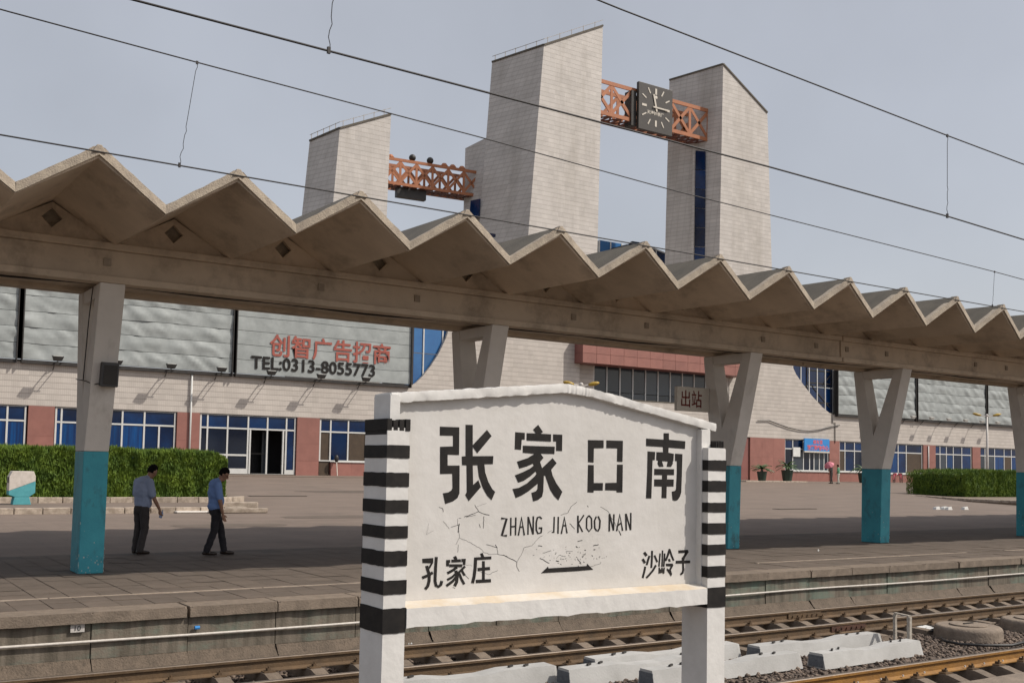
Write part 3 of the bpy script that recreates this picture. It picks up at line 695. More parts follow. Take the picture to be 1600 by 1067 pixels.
# posts and their painted stripes
rough_box(2.512, 2.640, 4.905, 5.165, .0, P3(600,667,4.9).z, mt=M['sign_white2'], cuts=14)
rough_box(4.80, 4.955, 4.905, 5.135, .0, P3(1128,700,4.9).z, mt=M['sign_white2'], cuts=14)
def stripes(x0_, x1_, y0_, y1_, zs_):
    for (za, zb2) in zs_:
        q = MB(); g = .0035; N = 8
        ring = [(x0_-g, y0_-g), (x1_+g, y0_-g), (x1_+g, y1_+g), (x0_-g, y1_+g)]; loop = []
        for i in range(4):
            A = ring[i]; B = ring[(i+1)%4]
            for k in range(N): loop.append((A[0]+(B[0]-A[0])*k/N, A[1]+(B[1]-A[1])*k/N))
        n = len(loop); vs = [(x, y, zb2+random.uniform(-.0016,.0016)) for x, y in loop]+[(x, y, za+random.uniform(-.0016,.0016)) for x, y in loop]
        q.add(vs, [(i, (i+1)%n, n+(i+1)%n, n+i) for i in range(n)]); q.add(vs[:n], [tuple(range(n))]); q.add(vs[n:], [tuple(range(n-1,-1,-1))])
        sp(q.obj('stripe', M['black_paint']))
def zz(px, lst): return [(on_y(px, a, 4.9).z, on_y(px, b, 4.9).z) for a, b in lst]
stripes(2.512, 2.640, 4.905, 5.165, zz(605, [(695,715),(738,760),(781,801.5),(822,841),(861,885),(907,929),(951,990)]))
stripes(4.80, 4.955, 4.905, 5.135, zz(1125, [(719,735),(751,768),(785,800),(817,834),(850,866.5),(884,901),(917,948)]))
# ragged black blocks crowning each post
for (xa, xb, ya, yb, za, hh) in ((2.505,2.648,4.90,5.17,P3(600,672,4.9).z,.058),(4.868,4.952,4.91,5.10,P3(1128,702,4.9).z,.050)):
    for i in range(4):
        w = (xb-xa)/4; q = MB(); q.box(xa+i*w+.003, xa+(i+1)*w-.003, ya+random.uniform(0,.006), yb, za, za+hh+random.uniform(-.005,.005)); sp(q.obj('crown_block', M['black_paint'], bevel=.003))
    sp(boxo('crown_core', M['black_paint'], (xa+.006, xb-.006, ya+.012, yb-.005, za-.02, za+hh-.008)))
# ---- characters: outlines measured on the board face
cnt = [0]
def glyph(name_, polys, org, sc, mt=M['black_paint']):
    g = None
    for poly in polys:
        cnt[0] += 1; d = .0015+.0003*(cnt[0] % 5)
        q = MB(); n = len(poly); p3 = [on_y(org[0]+x/sc, org[1]+y/sc, YB_) for x, y in poly]
        q.prism([(p.x, p.z) for p in p3], lambda u,v,dd: (u, dd, v), YB_-d, YB_+.004)
        if g is None: g = q
        else: g.add(q.v, q.f)
    return sp(g.obj('character', mt))
def stroke(pts, w):
    """polyline of constant width as an outline"""
    L = []; R = []
    P = [Vector((x, y)) for x, y in pts]
    for i, p in enumerate(P):
        d = (P[min(i+1,len(P)-1)]-P[max(i-1,0)]).normalized(); n = Vector((-d.y, d.x))*w/2
        L.append((p.x+n.x, p.y+n.y)); R.append((p.x-n.x, p.y-n.y))
    return L+R[::-1]
Z1 = [[(60,52),(308,60),(305,415),(158,410),(158,550),(312,550),(310,905),(285,965),(225,1010),(128,1042),(98,905),(165,895),(205,870),(222,840),(218,655),(62,658),(62,310),(228,305),(228,168),(60,165)],
      [(390,28),(480,30),(480,430),(745,428),(738,532),(628,532),(640,640),(680,760),(730,850),(768,888),(722,992),(665,935),(612,840),(560,690),(542,545),(480,545),(485,800),(552,738),(585,825),(430,1005),(385,925),(405,890),(402,545),(345,545),(342,435),(390,430)],
      [(662,95),(722,172),(540,392),(482,310),(480,290)]]
glyph('a', Z1, (680,660), 8.21)
J1 = [[(375,30),(435,120),(405,142),(540,150),(538,242),(228,228),(230,135),(348,138),(312,88)],
      [(82,122),(205,132),(203,220),(165,218),(155,350),(75,342)], [(568,150),(685,155),(682,365),(607,362),(607,242),(568,240)],
      [(180,295),(588,308),(583,402),(405,397),(443,450),(400,505),(425,585),(560,455),(612,520),(542,605),(560,680),(610,780),(685,888),(635,995),(580,940),(530,860),(480,720),(468,680),(448,680),(440,880),(425,950),(375,990),(312,1010),(290,900),(345,880),(368,850),(372,780),(250,880),(160,935),(88,965),(48,850),(130,835),(230,780),(330,690),(355,655),(345,625),(270,690),(190,745),(120,768),(78,675),(180,635),(270,590),(320,550),(310,525),(230,560),(135,588),(105,500),(240,455),(330,400),(180,385)]]
glyph('b', J1, (795,660), 8.21)
K1 = [[(285,520),(402,522),(402,580),(328,582),(326,690),(285,686)],[(425,522),(548,526),(545,684),(505,682),(507,582),(424,580)],[(285,708),(328,710),(328,845),(398,845),(396,902),(328,902),(326,918),(280,916)],[(505,706),(548,706),(545,916),(502,916),(500,902),(414,900),(416,845),(502,843)]]
glyph('c', K1, (860,580), 4.85)
N1 = [[(328,58),(400,58),(400,148),(628,170),(622,275),(395,258),(392,328),(468,345),(462,445),(452,450),(455,478),(430,525),(370,522),(385,450),(302,445),(325,522),(265,525),(242,480),(250,440),(225,430),(228,320),(320,322),(318,250),(85,235),(85,132),(328,148)],
      [(105,310),(208,318),(203,430),(172,432),(155,962),(83,960),(100,600)],
      [(487,342),(587,348),(580,600),(570,880),(550,940),(520,985),(485,995),(452,985),(442,868),(480,860),(500,840),(512,600),(512,445),(487,440)],
      [(198,552),(472,558),(470,640),(375,640),(375,698),(468,700),(465,798),(370,798),(366,960),(298,958),(302,798),(195,795),(197,698),(305,698),(305,640),(196,638)]]
glyph('d', N1, (1000,670), 8.89)
w = 62
glyph('e', [[(120,215),(330,200),(330,290),(262,410),(245,370),(285,300),(125,295)], stroke([(205,350),(225,430),(255,520),(250,640),(225,740),(175,800)],w-6), stroke([(120,580),(215,540),(322,480)],w-10), stroke([(390,180),(375,400),(365,640),(385,730),(430,750),(475,715),(495,640)],w-10)], (650,855), 12.3)
glyph('f', [stroke([(740,170),(770,230)],60), stroke([(680,258),(860,250)],55), [(580,240),(655,235),(655,290),(635,290),(628,360),(580,355)], [(875,215),(955,215),(945,330),(900,330),(905,275),(875,275)], stroke([(640,345),(885,345)],52), stroke([(790,375),(700,440),(600,495)],50), stroke([(765,440),(790,560),(780,660),(740,740)],58), stroke([(765,500),(690,570),(600,620)],42), stroke([(775,560),(700,650),(585,735)],48), stroke([(940,360),(860,440),(800,500)],42), stroke([(875,420),(900,480),(935,535)],45), stroke([(830,500),(870,600),(925,705)],48)], (650,855), 12.3)
glyph('g', [stroke([(1255,110),(1285,185)],50), stroke([(1120,215),(1445,195)],52), stroke([(1145,215),(1135,400),(1115,560),(1085,680)],55), stroke([(1185,420),(1420,400)],60), stroke([(1295,260),(1295,640)],52), stroke([(1150,650),(1438,635)],62)], (650,855), 12.3)
glyph('h', [stroke([(262,200),(325,285)],62), stroke([(225,365),(282,465)],56), stroke([(290,555),(265,680),(225,840)],50), stroke([(460,160),(455,380),(440,585)],46), stroke([(395,285),(360,390),(325,515)],48), stroke([(520,275),(590,440)],42), stroke([(555,520),(480,650),(390,760),(318,835)],46)], (990,850), 16)
glyph('i', [stroke([(662,225),(645,400),(632,555)],36), stroke([(722,150),(715,400),(705,560)],34), stroke([(775,225),(765,400),(752,555)],36), [(625,575),(655,575),(655,620),(695,618),(695,580),(725,580),(722,620),(745,618),(748,578),(778,578),(765,730),(728,730),(722,705),(622,730)], stroke([(900,115),(850,280),(795,410)],46), stroke([(905,150),(950,290),(1000,405)],46), stroke([(880,365),(905,430)],50), [(805,480),(970,478),(992,520),(930,640),(958,745),(935,800),(825,640),(830,595),(885,630),(925,550),(810,542)]], (990,850), 16)
glyph('j', [[(1120,150),(1350,135),(1372,190),(1280,330),(1265,400),(1410,402),(1408,470),(1255,475),(1262,640),(1240,730),(1175,775),(1158,735),(1205,690),(1215,640),(1215,475),(1050,478),(1055,410),(1210,402),(1200,340),(1240,295),(1285,210),(1120,218)]], (990,850), 16)
def latin(sts, w_): 
    for s in sts: glyph('l', [stroke(p, w_) for p in s], (770,790), 6.957)
latin([[[(92,135),(150,138),(98,320),(152,322)]]], 22)
latin([[[(196,128),(194,322)],[(250,125),(246,318)],[(196,225),(250,222)]],
       [[(278,320),(312,122),(342,318)],[(300,230),(332,225)]],
       [[(382,312),(384,118)],[(386,120),(436,308)],[(438,308),(440,112)]],
       [[(532,140),(510,118),(485,125),(472,180),(472,260),(490,300),(525,290),(530,240)],[(500,240),(536,238)]],
       [[(668,118),(662,290),(642,285)]],[[(712,118),(708,300)]],
       [[(745,302),(778,122),(806,296)],[(765,215),(798,210)]],
       [[(925,105),(925,290)],[(990,100),(930,190),(976,282)]],
       [[(1045,105),(1020,135),(1018,240),(1045,278),(1075,240),(1072,135),(1045,105)]],
       [[(1125,115),(1105,160),(1108,240),(1130,272)],[(1145,112),(1165,160),(1160,240),(1140,276)]],
       [[(1268,88),(1265,275)],[(1270,88),(1310,268)],[(1312,265),(1316,90)]],
       [[(1345,272),(1380,90),(1410,268)],[(1355,215),(1395,185)]],
       [[(1445,85),(1450,265)],[(1448,85),(1496,262)],[(1498,262),(1500,75)]]], 15)
glyph('ar', [[(525,730),(598,660),(605,678),(1020,652),(1025,628),(1090,692),(905,708)]], (770,790), 6.957)
# cracks in the whitewash
q = MB()
def crack(pts, w_, org=(640,780), sc=5.333):
    for i in range(len(pts)-1):
        a_ = Vector(pts[i]); b_ = Vector(pts[i+1]); N = max(2, int((b_-a_).length/14)); pp = []
        for k in range(N+1):
            p = a_.lerp(b_, k/N); pp.append((p.x+random.uniform(-3,3)*(0<k<N), p.y+random.uniform(-3,3)*(0<k<N)))
        s_ = stroke(pp, w_*random.uniform(.7,1.2)); p3 = [on_y(org[0]+x/sc, org[1]+y/sc, YB_-.0009) for x, y in s_]
        n_ = len(s_)//2
        for k in range(n_-1): q.add([p3[k], p3[k+1], p3[2*n_-2-k], p3[2*n_-1-k]], [(0,1,2,3)])
for c, w_ in (([(545,45),(575,100),(620,120),(665,130)],4.5),([(575,100),(530,120),(455,145)],5),([(550,130),(470,150)],3.5),([(410,155),(430,155)],3),([(415,200),(405,275)],6),([(345,230),(410,210)],3),([(280,180),(330,245)],3),([(620,140),(615,240)],3.5),([(580,205),(590,235)],3),([(245,65),(275,75),(280,105)],4),([(400,160),(415,320),(385,375)],1.8),([(415,320),(500,355),(600,415)],2.2),([(640,375),(730,400),(735,455),(790,465),(895,520)],3),([(715,375),(730,400)],5),([(780,460),(890,518)],4),([(895,520),(935,450),(955,400),(1020,385),(1075,320),(1110,300)],2.6),([(895,520),(895,565),(915,600)],3),([(1260,130),(1320,110),(1345,60),(1395,20)],3),([(1150,280),(1185,255)],2.5),([(1335,200),(1375,245)],5.5),([(1070,385),(1105,390)],4.5),([(1110,445),(1180,425)],2.5),([(1085,490),(1165,530)],5),([(1400,350),(1440,340)],5),([(1385,390),(1400,400)],7),([(1530,385),(1575,375)],5),([(1220,510),(1240,515)],7),([(1225,490),(1250,460),(1300,475)],2.5),([(1480,50),(1490,65)],4),([(440,545),(500,545),(520,555)],1.8),([(450,620),(495,660)],3),([(560,590),(660,625),(735,590)],2.2),([(1590,60),(1650,95),(1700,180),(1745,265),(1760,300)],2.4),([(1745,262),(1762,298)],5),([(380,740),(360,730)],3),([(405,375),(400,440)],2),([(160,200),(140,290),(200,260)],1.3),([(1500,560),(1590,535)],2),([(640,30),(560,60)],1.4),([(600,415),(615,440),(670,455),(740,455)],2),([(1310,430),(1360,430)],2),([(1430,540),(1400,490)],4)): crack(c, w_)
for i in range(60):
    x = random.gauss(1380, 160); y = random.gauss(470, 45); crack([(x,y),(x+random.uniform(-14,14),y+random.uniform(-9,9))], random.uniform(2,4.5))
sp(q.obj('cracks', M['black_paint'], kind='stuff'))

# ================================================================== STATION BUILDING
YW = 66.0; ZG = SL*44
bd = empty('station_building', (60,YW,ZG), label='long white tiled station hall with pink granite piers, blue windows and tall slanted towers', cat='station building')
def bp_(o): o.parent = bd; o.matrix_parent_inverse = Matrix.Translation((-60,-YW,-ZG)); return o
ZL, ZT, ZSILL, ZTR = 4.84, 7.35, 1.97, 3.96
# lintel band
bp_(boxo('tile_band', M['tile_white'], (-14, 130, YW, YW+2, ZL, ZT)))
bp_(boxo('inner_wall', M['interior'], (-14, 130, YW+2.4, YW+2.6, .2, ZT)))
bp_(boxo('roof', M['roof_top'], (-14, 130, YW, YW+14, ZT, ZT+.12)))
bp_(boxo('soffit', M['interior'], (-14, 130, YW+.05, YW+2.4, ZL-.03, ZL-.002)))
bp_(boxo('floor', M['brown_panel'], (-14, 130, YW+.02, YW+2.4, .7, ZG+.05)))
bp_(boxo('hall', M['tile_white'], (-14, 130, YW+2.6, YW+14, .2, ZT)))
def pier(x0, x1, rows=(ZG-.2, 1.95, 3.1, ZL), m_='pink'):
    w_ = x1-x0; n = max(1, round(w_/1.4))
    for i in range(n):
        for r in range(len(rows)-1):
            g = .008; bp_(boxo('granite_panel', M[m_], (x0+i*w_/n+g/2, x0+(i+1)*w_/n-g/2, YW-.03+random.uniform(-.004,.004), YW+.5, rows[r]+g/2, rows[r+1]-g/2)))
    bp_(boxo('pier', M['pink_dark'], (x0+.01, x1-.01, YW-.005, YW+.55, rows[0], ZL-.001)))
def window(x0, x1, mull, z0, glass='glass_blue', top='glass_blue', ztr=ZTR, low=None, panes=None, sill=True, doors=(), extra=()):
    """framed window; mull = x positions of mullions"""
    yo = YW+.12; fw = .05
    q = MB(); q.box(x0, x1, yo-.04, yo+.05, ZL-.07, ZL-.004); q.box(x0, x1, yo-.04, yo+.05, ztr-.05, ztr+.05); q.box(x0, x1, yo-.05, yo+.05, z0, z0+.08)
    xs = [x0]+list(mull)+[x1]
    for i, x in enumerate(xs):
        dx = fw if 0 < i < len(xs)-1 else fw
        xx = min(max(x, x0+fw), x1-fw); q.box(xx-fw, xx+fw, yo-.045, yo+.048, z0, ZL-.004)
    for e_ in extra: q.box(*e_[0:2], yo-.043, yo+.046, *e_[2:4])
    win = bp_(q.obj('window', M['white_frame']))
    for i in range(len(xs)-1):
        a_, b_ = xs[i]+fw*.5, xs[i+1]-fw*.5
        o = boxo('pane', M[top], (a_, b_, yo+.0, yo+.012, ztr+.04, ZL-.05)); o.parent = win
        k = panes[i] if panes else glass
        if k:
            for (za, zb2) in ([(z0+.07, ztr-.04)]):
                o = boxo('pane', M[k], (a_, b_, yo+.0, yo+.012, za, zb2)); o.parent = win
    if sill and z0 > 1.5:
        o = boxo('sill', M['white_frame'], (x0-.05, x1+.05, YW-.10, YW+.11, z0-.09, z0-.005)); o.parent = win
        nn = max(1, round((x1-x0)/1.5)); ww = (x1-x0)/nn
        for i in range(nn): bp_(boxo('granite_panel', M['pink'], (x0+i*ww+.004, x0+(i+1)*ww-.004, YW-.01+random.uniform(-.003,.003), YW+.4, ZG-.2, z0-.10)))
    return win
C_ = 'glass_curtain'
pier(-14, -8); window(-8, -1, (-6.5,-4.5,-3), ZSILL-.6, C_); pier(-1, 1.2); window(1.2, 5.6,(2.5,4),ZSILL-.6,C_); pier(5.6, 7)
window(7, 10.6, (8.2,9.6), 1.0, C_)
pier(10.68, 12.1)
window(12.15, 19.15, (12.5,14.3,15.95,17.25), 1.0, C_, panes=[C_,C_,C_,C_,'glass_blue'], extra=((18.1,18.2,1.0,3.9),(18.05,18.25,1.9,2.2)))
pier(19.2, 20.62)
wn = window(20.66, 27.05, (21.15,22.45,23.8,25.1,26.4), 1.0, 'glass_dark', panes=['glass_dark','glass_dark','glass_dark',None,None,'glass_blue'], extra=((21.15,23.8,2.2,2.32),(21.15,23.8,1.03,1.4),(26.42,27.0,1.03,1.35)))
for x in (23.95, 26.2):
    o = boxo('door_jamb', M['white_frame'], (x-.05,x+.05,YW+.06,YW+.20,1.0,3.9)); o.parent = wn
# a few things inside the open doorway
o = boxo('inner_partition', M['glass_grey'], (25.4,25.9,YW+1.8,YW+1.9,1.0,3.85)); o.parent = wn
o = boxo('inner_rail', M['dark_metal'], (23.9,25.4,YW+1.2,YW+1.25,2.35,2.42)); o.parent = wn
pier(27.1, 28.7)
window(28.75, 32.6, (29.55,30.85,32.2), ZSILL, 'glass_blue', panes=[None,'glass_blue','brown_panel','brown_panel'], sill=False)
bp_(boxo('brown_door', M['brown_panel'], (28.8,29.5,YW+.14,YW+.19,1.0,ZTR-.05)))
for a_, b_ in ((29.6,31.1),(31.1,32.6)): bp_(boxo('granite_panel', M['pink'], (a_+.004,b_-.004,YW-.012,YW+.4,ZG-.2,ZSILL-.06)))
bp_(boxo('sill', M['white_frame'], (29.55,32.6,YW-.08,YW+.1,ZSILL-.055,ZSILL-.002)))
pier(32.65, 36.2)
window(36.3, 42, (37.5,39,40.5), ZSILL-.9, 'glass_blue'); pier(42.05, 48)
window(48.1, 56, (50,52,54), 1.0, 'glass_dark'); pier(56.05, 60); window(60.1, 68.4, (62,64,66), 1.0, 'glass_dark')
bp_(boxo('reveal', M['pink_dark'], (68.5,69.6,YW+.1,YW+.6,ZG-.2,ZL-.01)))
pier(69.65, 74.15)
window(74.2, 80.2, (75.3,76.75,78.2,79.6), ZSILL+.0, 'glass_dark', panes=['glass_dark','glass_grey','glass_dark','glass_grey','glass_dark'], extra=((77.55,77.65,2.0,3.9),(78.9,79.0,2.0,3.9)))
pier(80.25, 81.7)
window(81.75, 88.2, (82.6,84.0,85.6,87), ZSILL, 'glass_blue', panes=['brown_panel','glass_blue','glass_dark','glass_blue','glass_blue'])
window(88.3, 94.6, (89.2,90.7,92.0), ZSILL-.1, 'glass_curtain', panes=['glass_dark',C_,'glass_blue','brown_panel'])
pier(94.65, 96.7)
window(96.75, 103.1, (97.6,98.7,99.9,101.4), ZSILL-.1, 'glass_blue', panes=['glass_dark','glass_grey','glass_curtain','glass_dark','glass_blue'])
pier(103.15, 104.6)
window(104.65, 112, (105.6,107.4,109.2,110.6), ZSILL-.1, C_, panes=['glass_grey','glass_grey',C_,'brown_panel',C_]); pier(112.05,114)
window(114.05,121,(116,118),ZSILL,C_); pier(121.05,130)
# downpipes on the facade
for (xa) in (20.0,):
    q = MB(); q.tube([(xa,YW-.12,ZG),(xa,YW-.12,7.3)], .06, 8); bp_(q.obj('downpipe', M['white_frame'], smooth=True))
q = MB(); q.tube([(95.4,YW-.1,ZG),(95.4,YW-.1,ZL-.1)], .06, 8); bp_(q.obj('downpipe', M['white_frame'], smooth=True))
q = MB(); q.tube([(81.0,YW-.06,ZL-.2),(81.0,YW-.06,6.55),(80.6,YW-.06,6.6),(80.6,YW-.06,7.4)], .035, 6); bp_(q.obj('downpipe', M['dark_metal'], smooth=True))
# hanging cable across the right wall
q = MB(); A = on_y(1184,657,YW-.1); B = on_y(1312,664,YW-.1)
pts = [A, on_y(1202,657,YW-.1)]+[on_y(x,y,YW-.1) for x,y in ((1215,662),(1232,668),(1250,672),(1265,673),(1280,671.5),(1297,667))]+[B]
q.tube(pts, .045, 6); bp_(q.obj('facade_cable', M['wire']))

# central tiled wall with concave flanks and the glass behind them
ZC = 15.6
Lc = [on_y(x,y,YW) for x,y in ((640,604),(650,598),(660,588),(672,573),(685,553),(697,528),(703,508))]
Lp = [(p.x,p.z) for p in Lc]+[(43.2,14.2),(44.0,ZC)]
Rc = [on_y(x,y,YW) for x,y in ((1308,651),(1296,645),(1285,636),(1270,620),(1256,602),(1244,585),(1236,568))]
Rp = [(p.x,p.z) for p in Rc]+[(73.6,14.2),(73.1,ZC)]
poly = [(Lp[0][0]-.5,ZT+.001)]+Lp+Rp[::-1]+[(Rp[0][0]+.5,ZT+.001)]
poly2 = [(x, max(z, ZT+.002)) for x, z in poly]
xc0 = on_y(882,560,YW).x; xc1 = on_y(1162,600,YW).x
# three slabs: left flank, right flank, top piece above the canopy
def flank(poly, nm='flank_wall'):
    q = MB(); q.prism(poly, lambda u,v,d:(u,d,v), YW-.01, YW+.22); return bp_(q.obj(nm, M['tile_white']))
flank([(Lp[0][0],ZT+.002)]+Lp+[(xc0+1.5,ZC),(xc0+1.5,ZT+.002)])
flank([(xc1+.8,ZT+.002),(xc1+.8,ZC)]+Rp[::-1]+[(Rp[0][0],ZT+.002)])
bp_(boxo('upper_wall', M['tile_white'], (xc0+1.5, xc1+.8, YW+.35, YW+1.2, 11.9, ZC)))
bp_(boxo('central_hall', M['tile_white'], (44.2, 73.0, YW+1.25, YW+16, ZT+.15, ZC-.1)))
# curtain glass between, tall grey-blue panes
gx0 = on_y(926,600,YW+.7).x; gx1 = on_y(1058,600,YW+.7).x
n = 11; ww = (gx1-gx0+6)/n
for i in range(n):
    a_ = gx0+i*ww
    for (za, zb2) in ((ZT-.2, 8.0),(8.05,10.2),(10.25,12.0)):
        bp_(boxo('curtain_pane', M['glass_grey'], (a_+.05, a_+ww-.05, YW+.66, YW+.70, za, zb2)))
    bp_(boxo('mullion', M['white_frame'], (a_-.045, a_+.045, YW+.58, YW+.70, ZT-.2, 12)))
bp_(boxo('flank_return', M['tile_white'], (xc0+1.5, gx0-.05, YW+.55, YW+1.2, ZT, 11.9)))
bp_(boxo('flank_return', M['tile_white'], (gx1+6.05, xc1+.8, YW+.55, YW+1.2, ZT, 11.9)))
# pink granite box canopy
kx0 = on_y(910,566,YW-1.0).x; kx1 = on_y(1166,590,YW-1.0).x; kz0 = on_y(910,566,YW-1.0).z; kz1 = kz0+2.3
n = 13; ww = (kx1-kx0)/n
for i in range(n):
    for r in range(3):
        h_ = (kz1-kz0)/3
        bp_(boxo('granite_panel', M['pink'], (kx0+i*ww+.012, kx0+(i+1)*ww-.012, YW-1.03+random.uniform(-.005,.005), YW-.9, kz0+r*h_+.012, kz0+(r+1)*h_-.012)))
bp_(boxo('canopy_box', M['pink_dark'], (kx0-.0, kx1, YW-.99, YW+.55, kz0+.002, kz1-.01)))
for r in range(3): bp_(boxo('granite_panel', M['pink_dark'], (kx0-.03, kx0-.002, YW-.98, YW+.3, kz0+r*.766+.012, kz0+(r+1)*.766-.012)))
# glazing at both concave flanks
def side_glass(x0, x1, z0, z1, n, nm):
    ww = (x1-x0)/n
    for i in range(n):
        for (a_, b_) in ((z0, z0+2.3), (z0+2.36, z1)):
            bp_(boxo('flank_pane', M[nm], (x0+i*ww+.05, x0+(i+1)*ww-.05, YW+.30, YW+.34, a_, b_)))
        bp_(boxo('mullion', M['white_frame'], (x0+i*ww-.05, x0+i*ww+.05, YW+.235, YW+.34, z0, z1)))
side_glass(33.5, 44.5, ZT+.15, 13.4, 7, 'glass_sky'); side_glass(73.2, 84.5, ZT+.15, 13.4, 10, 'glass_blue')
# steel frame behind the right-hand billboard
fx = on_y(1290,600,YW).x
q = MB()
for a_, b_ in (((76.4,7.7),(76.4,13)),((79.8,7.5),(79.8,13)),((76.4,11.4),(79.8,11.4)),((76.4,10.2),(79.8,10.2)),((76.4,9.9),(79.8,9.9)),((77,10),(79.6,8.0)),((76.4,10),(75.2,8.6)),((76.3,8.4),(79.8,8.4)),((78.6,10.1),(79.9,11.2))):
    q.bar((a_[0]+1.0,YW+.27,a_[1]), (b_[0]+1.0,YW+.27,b_[1]), .05, .10)
bp_(q.obj('steel_frame', M['dark_metal']))
# blue glass attic seen between the towers
for (pa, pb, pt, nn, mt) in (((936,405),(971,405),375,2,'glass_sky'),):
    A = on_y(*pa, YW+12); B = on_y(*pb, YW+12); zt_ = on_y(pa[0],pt,YW+12).z; ww = (B.x-A.x)/nn
    bp_(boxo('attic_core', M['interior'], (A.x+.05,B.x-.05,YW+12.1,YW+18,ZC-.2,zt_-.03)))
    for i in range(nn): bp_(boxo('attic_pane', M[mt], (A.x+i*ww+.06,A.x+(i+1)*ww-.06,YW+12,YW+12.05,ZC-.1,zt_)))
    for i in range(nn+1): bp_(boxo('mullion', M['white_frame'], (A.x+i*ww-.06,A.x+i*ww+.06,YW+11.95,YW+12.06,ZC-.1,zt_)))
ya = YW+9
tp = [on_y(x,y,ya) for x,y in ((981,385),(987,379),(1000,381),(1025,391),(1040,397),(1056,402),(1072,407))]
for i in range(len(tp)-1):
    a_, b_ = tp[i], tp[i+1]
    if b_.x-a_.x < .01: continue
    q = MB(); q.prism([(a_.x+.06,ZC-.1),(b_.x-.06,ZC-.1),(b_.x-.06,b_.z),(a_.x+.06,a_.z)], lambda u,v,d:(u,d,v), ya, ya+.05); bp_(q.obj('attic_pane', M['glass_sky'] if i == 1 else M['glass_blue']))
    q = MB(); q.box(b_.x-.06,b_.x+.06,ya-.05,ya+.06,ZC-.1,b_.z); q.bar((a_.x,ya,a_.z+.05),(b_.x,ya,b_.z+.05),.2,.12); bp_(q.obj('mullion', M['glass_dark'] if i in (0,1) else M['white_frame']))
q = MB(); q.prism([(tp[0].x+.1,ZC-.2)]+[(p.x,p.z-.06) for p in tp]+[(tp[-1].x-.1,ZC-.2)], lambda u,v,d:(u,d,v), ya+.08, ya+4); bp_(q.obj('attic_core', M['interior']))

# ---- towers
dL = Vector(ray(-1350,691)); dL.z = 0; dL.normalize(); dL = -dL if dL.y < 0 else dL      # direction of the splayed left faces
def on_face(px, py, C0):
    """point where the sight line meets the vertical plane through C0 along dL"""
    nrm_ = Vector((dL.y,-dL.x,0)); r = Vector(ray(px, py)); t = (C0-Vector(CP)).dot(nrm_)/r.dot(nrm_); return Vector(CP)+r*t
def tower(Yt, cT, cB, rT, rB, lT, lB, zbase, label, rail=True, slope_right=True):
    C1 = on_y(*cT, Yt); C0 = on_y(*cB, Yt); R1 = on_y(*rT, Yt); R0 = on_y(*rB, Yt)
    L1 = on_face(*lT, C1); L0 = on_face(*lB, C0)
    def ext(T, B): u = (zbase-B.z)/(B.z-T.z); return B+(B-T)*u
    Cb, Rb, Lb = ext(C1,C0), ext(R1,R0), ext(L1,L0)
    K1 = L1+(R1-C1); Kb = Lb+(Rb-Cb)
    q = MB(); vs = [Cb,Rb,Kb,Lb,C1,R1,K1,L1]; q.add(vs, [(0,3,2,1),(0,1,5,4),(1,2,6,5),(2,3,7,6),(3,0,4,7)]); q.add([C1,R1,K1,L1],[(0,1,2),(0,2,3)],1)
    o = bp_(q.obj('tower', [M['tile_tower'], M['roof_top']])); o['label'] = label
    # dark coping and lightning rail along the top
    q = MB()
    for a_, b_ in ((L1,C1),(C1,R1)):
        q.bar(a_-Vector((0,0,.02)), b_-Vector((0,0,.02)), .16, .14)
    c = q.obj('coping', M['roof_top']); c.parent = o
    if rail:
        q = MB()
        for a_, b_ in ((L1,C1),(C1,R1)):
            q.bar(a_+Vector((0,0,.45)), b_+Vector((0,0,.45)), .03, .03)
            for i in range(5): p = a_.lerp(b_, (i+.3)/5); q.bar(p, p+Vector((0,0,.5)), .035, .035)
        c = q.obj('lightning_rail', M['angle_iron']); c.parent = o
    return dict(C1=C1,C0=C0,L1=L1,L0=L0,R1=R1,R0=R0,o=o)
T2 = tower(66.6, (850,70),(825,372), (942,40),(934,372), (769,97),(748,362), ZT, 'tallest slanted tower, centre left of the clock')
T3 = tower(66.6, (1130,100),(1124,402), (1199,176),(1206,420), (1046,125),(1039,402), ZT, 'tower right of the clock with a narrow blue window strip', rail=False)
# lower block behind the tallest tower
C1 = on_face(766,221,T2['C1']); 
a1 = on_face(768,220,T2['L1']); b1 = on_face(727,232,T2['L1']); b0 = on_face(722,340,T2['L0']); a0 = on_face(750,340,T2['L0'])
e0 = Vector((b0.x, b0.y, ZT)); b1v = Vector((b1.x,b1.y,b1.z))
off = (T2['R1']-T2['C1'])*.5; off.z = 0
L0x = T2['L0']+(T2['L0']-T2['L1'])*((ZT-T2['L0'].z)/(T2['L0'].z-T2['L1'].z))
q = MB(); A = Vector((T2['L1'].x, T2['L1'].y, b1.z+.6)); q.add([L0x, e0, e0+off, L0x+off, A, b1v, b1v+off, A+off], [(0,3,2,1),(4,5,6,7),(0,1,5,4),(1,2,6,5),(2,3,7,6),(3,0,4,7)])
bp_(q.obj('tower_annex', M['tile_tower']))
def strip_on_face(pts, C0, mt, name, out_=.06):
    n_ = Vector((dL.y,-dL.x,0)); n_ = n_ if n_.dot(C0-Vector(CP)) < 0 else -n_
    P = [on_face(x,y,C0) for x,y in pts]; q = MB(); vs = [p+n_*out_ for p in P]+[p-n_*.1 for p in P]
    k = len(P); q.add(vs, [tuple(range(k)), tuple(range(2*k-1,k-1,-1))]+[(i,(i+1)%k,k+(i+1)%k,k+i) for i in range(k)])
    return bp_(q.obj(name, mt))
for i in range(6):
    y0_ = 234+i*30; strip_on_face([(1087-.25*i,y0_+2),(1102-.1*i,y0_+3),(1101.9-.1*i,y0_+32),(1086.7-.25*i,y0_+31)], T3['C0'], M['glass_blue'], 'strip_pane')
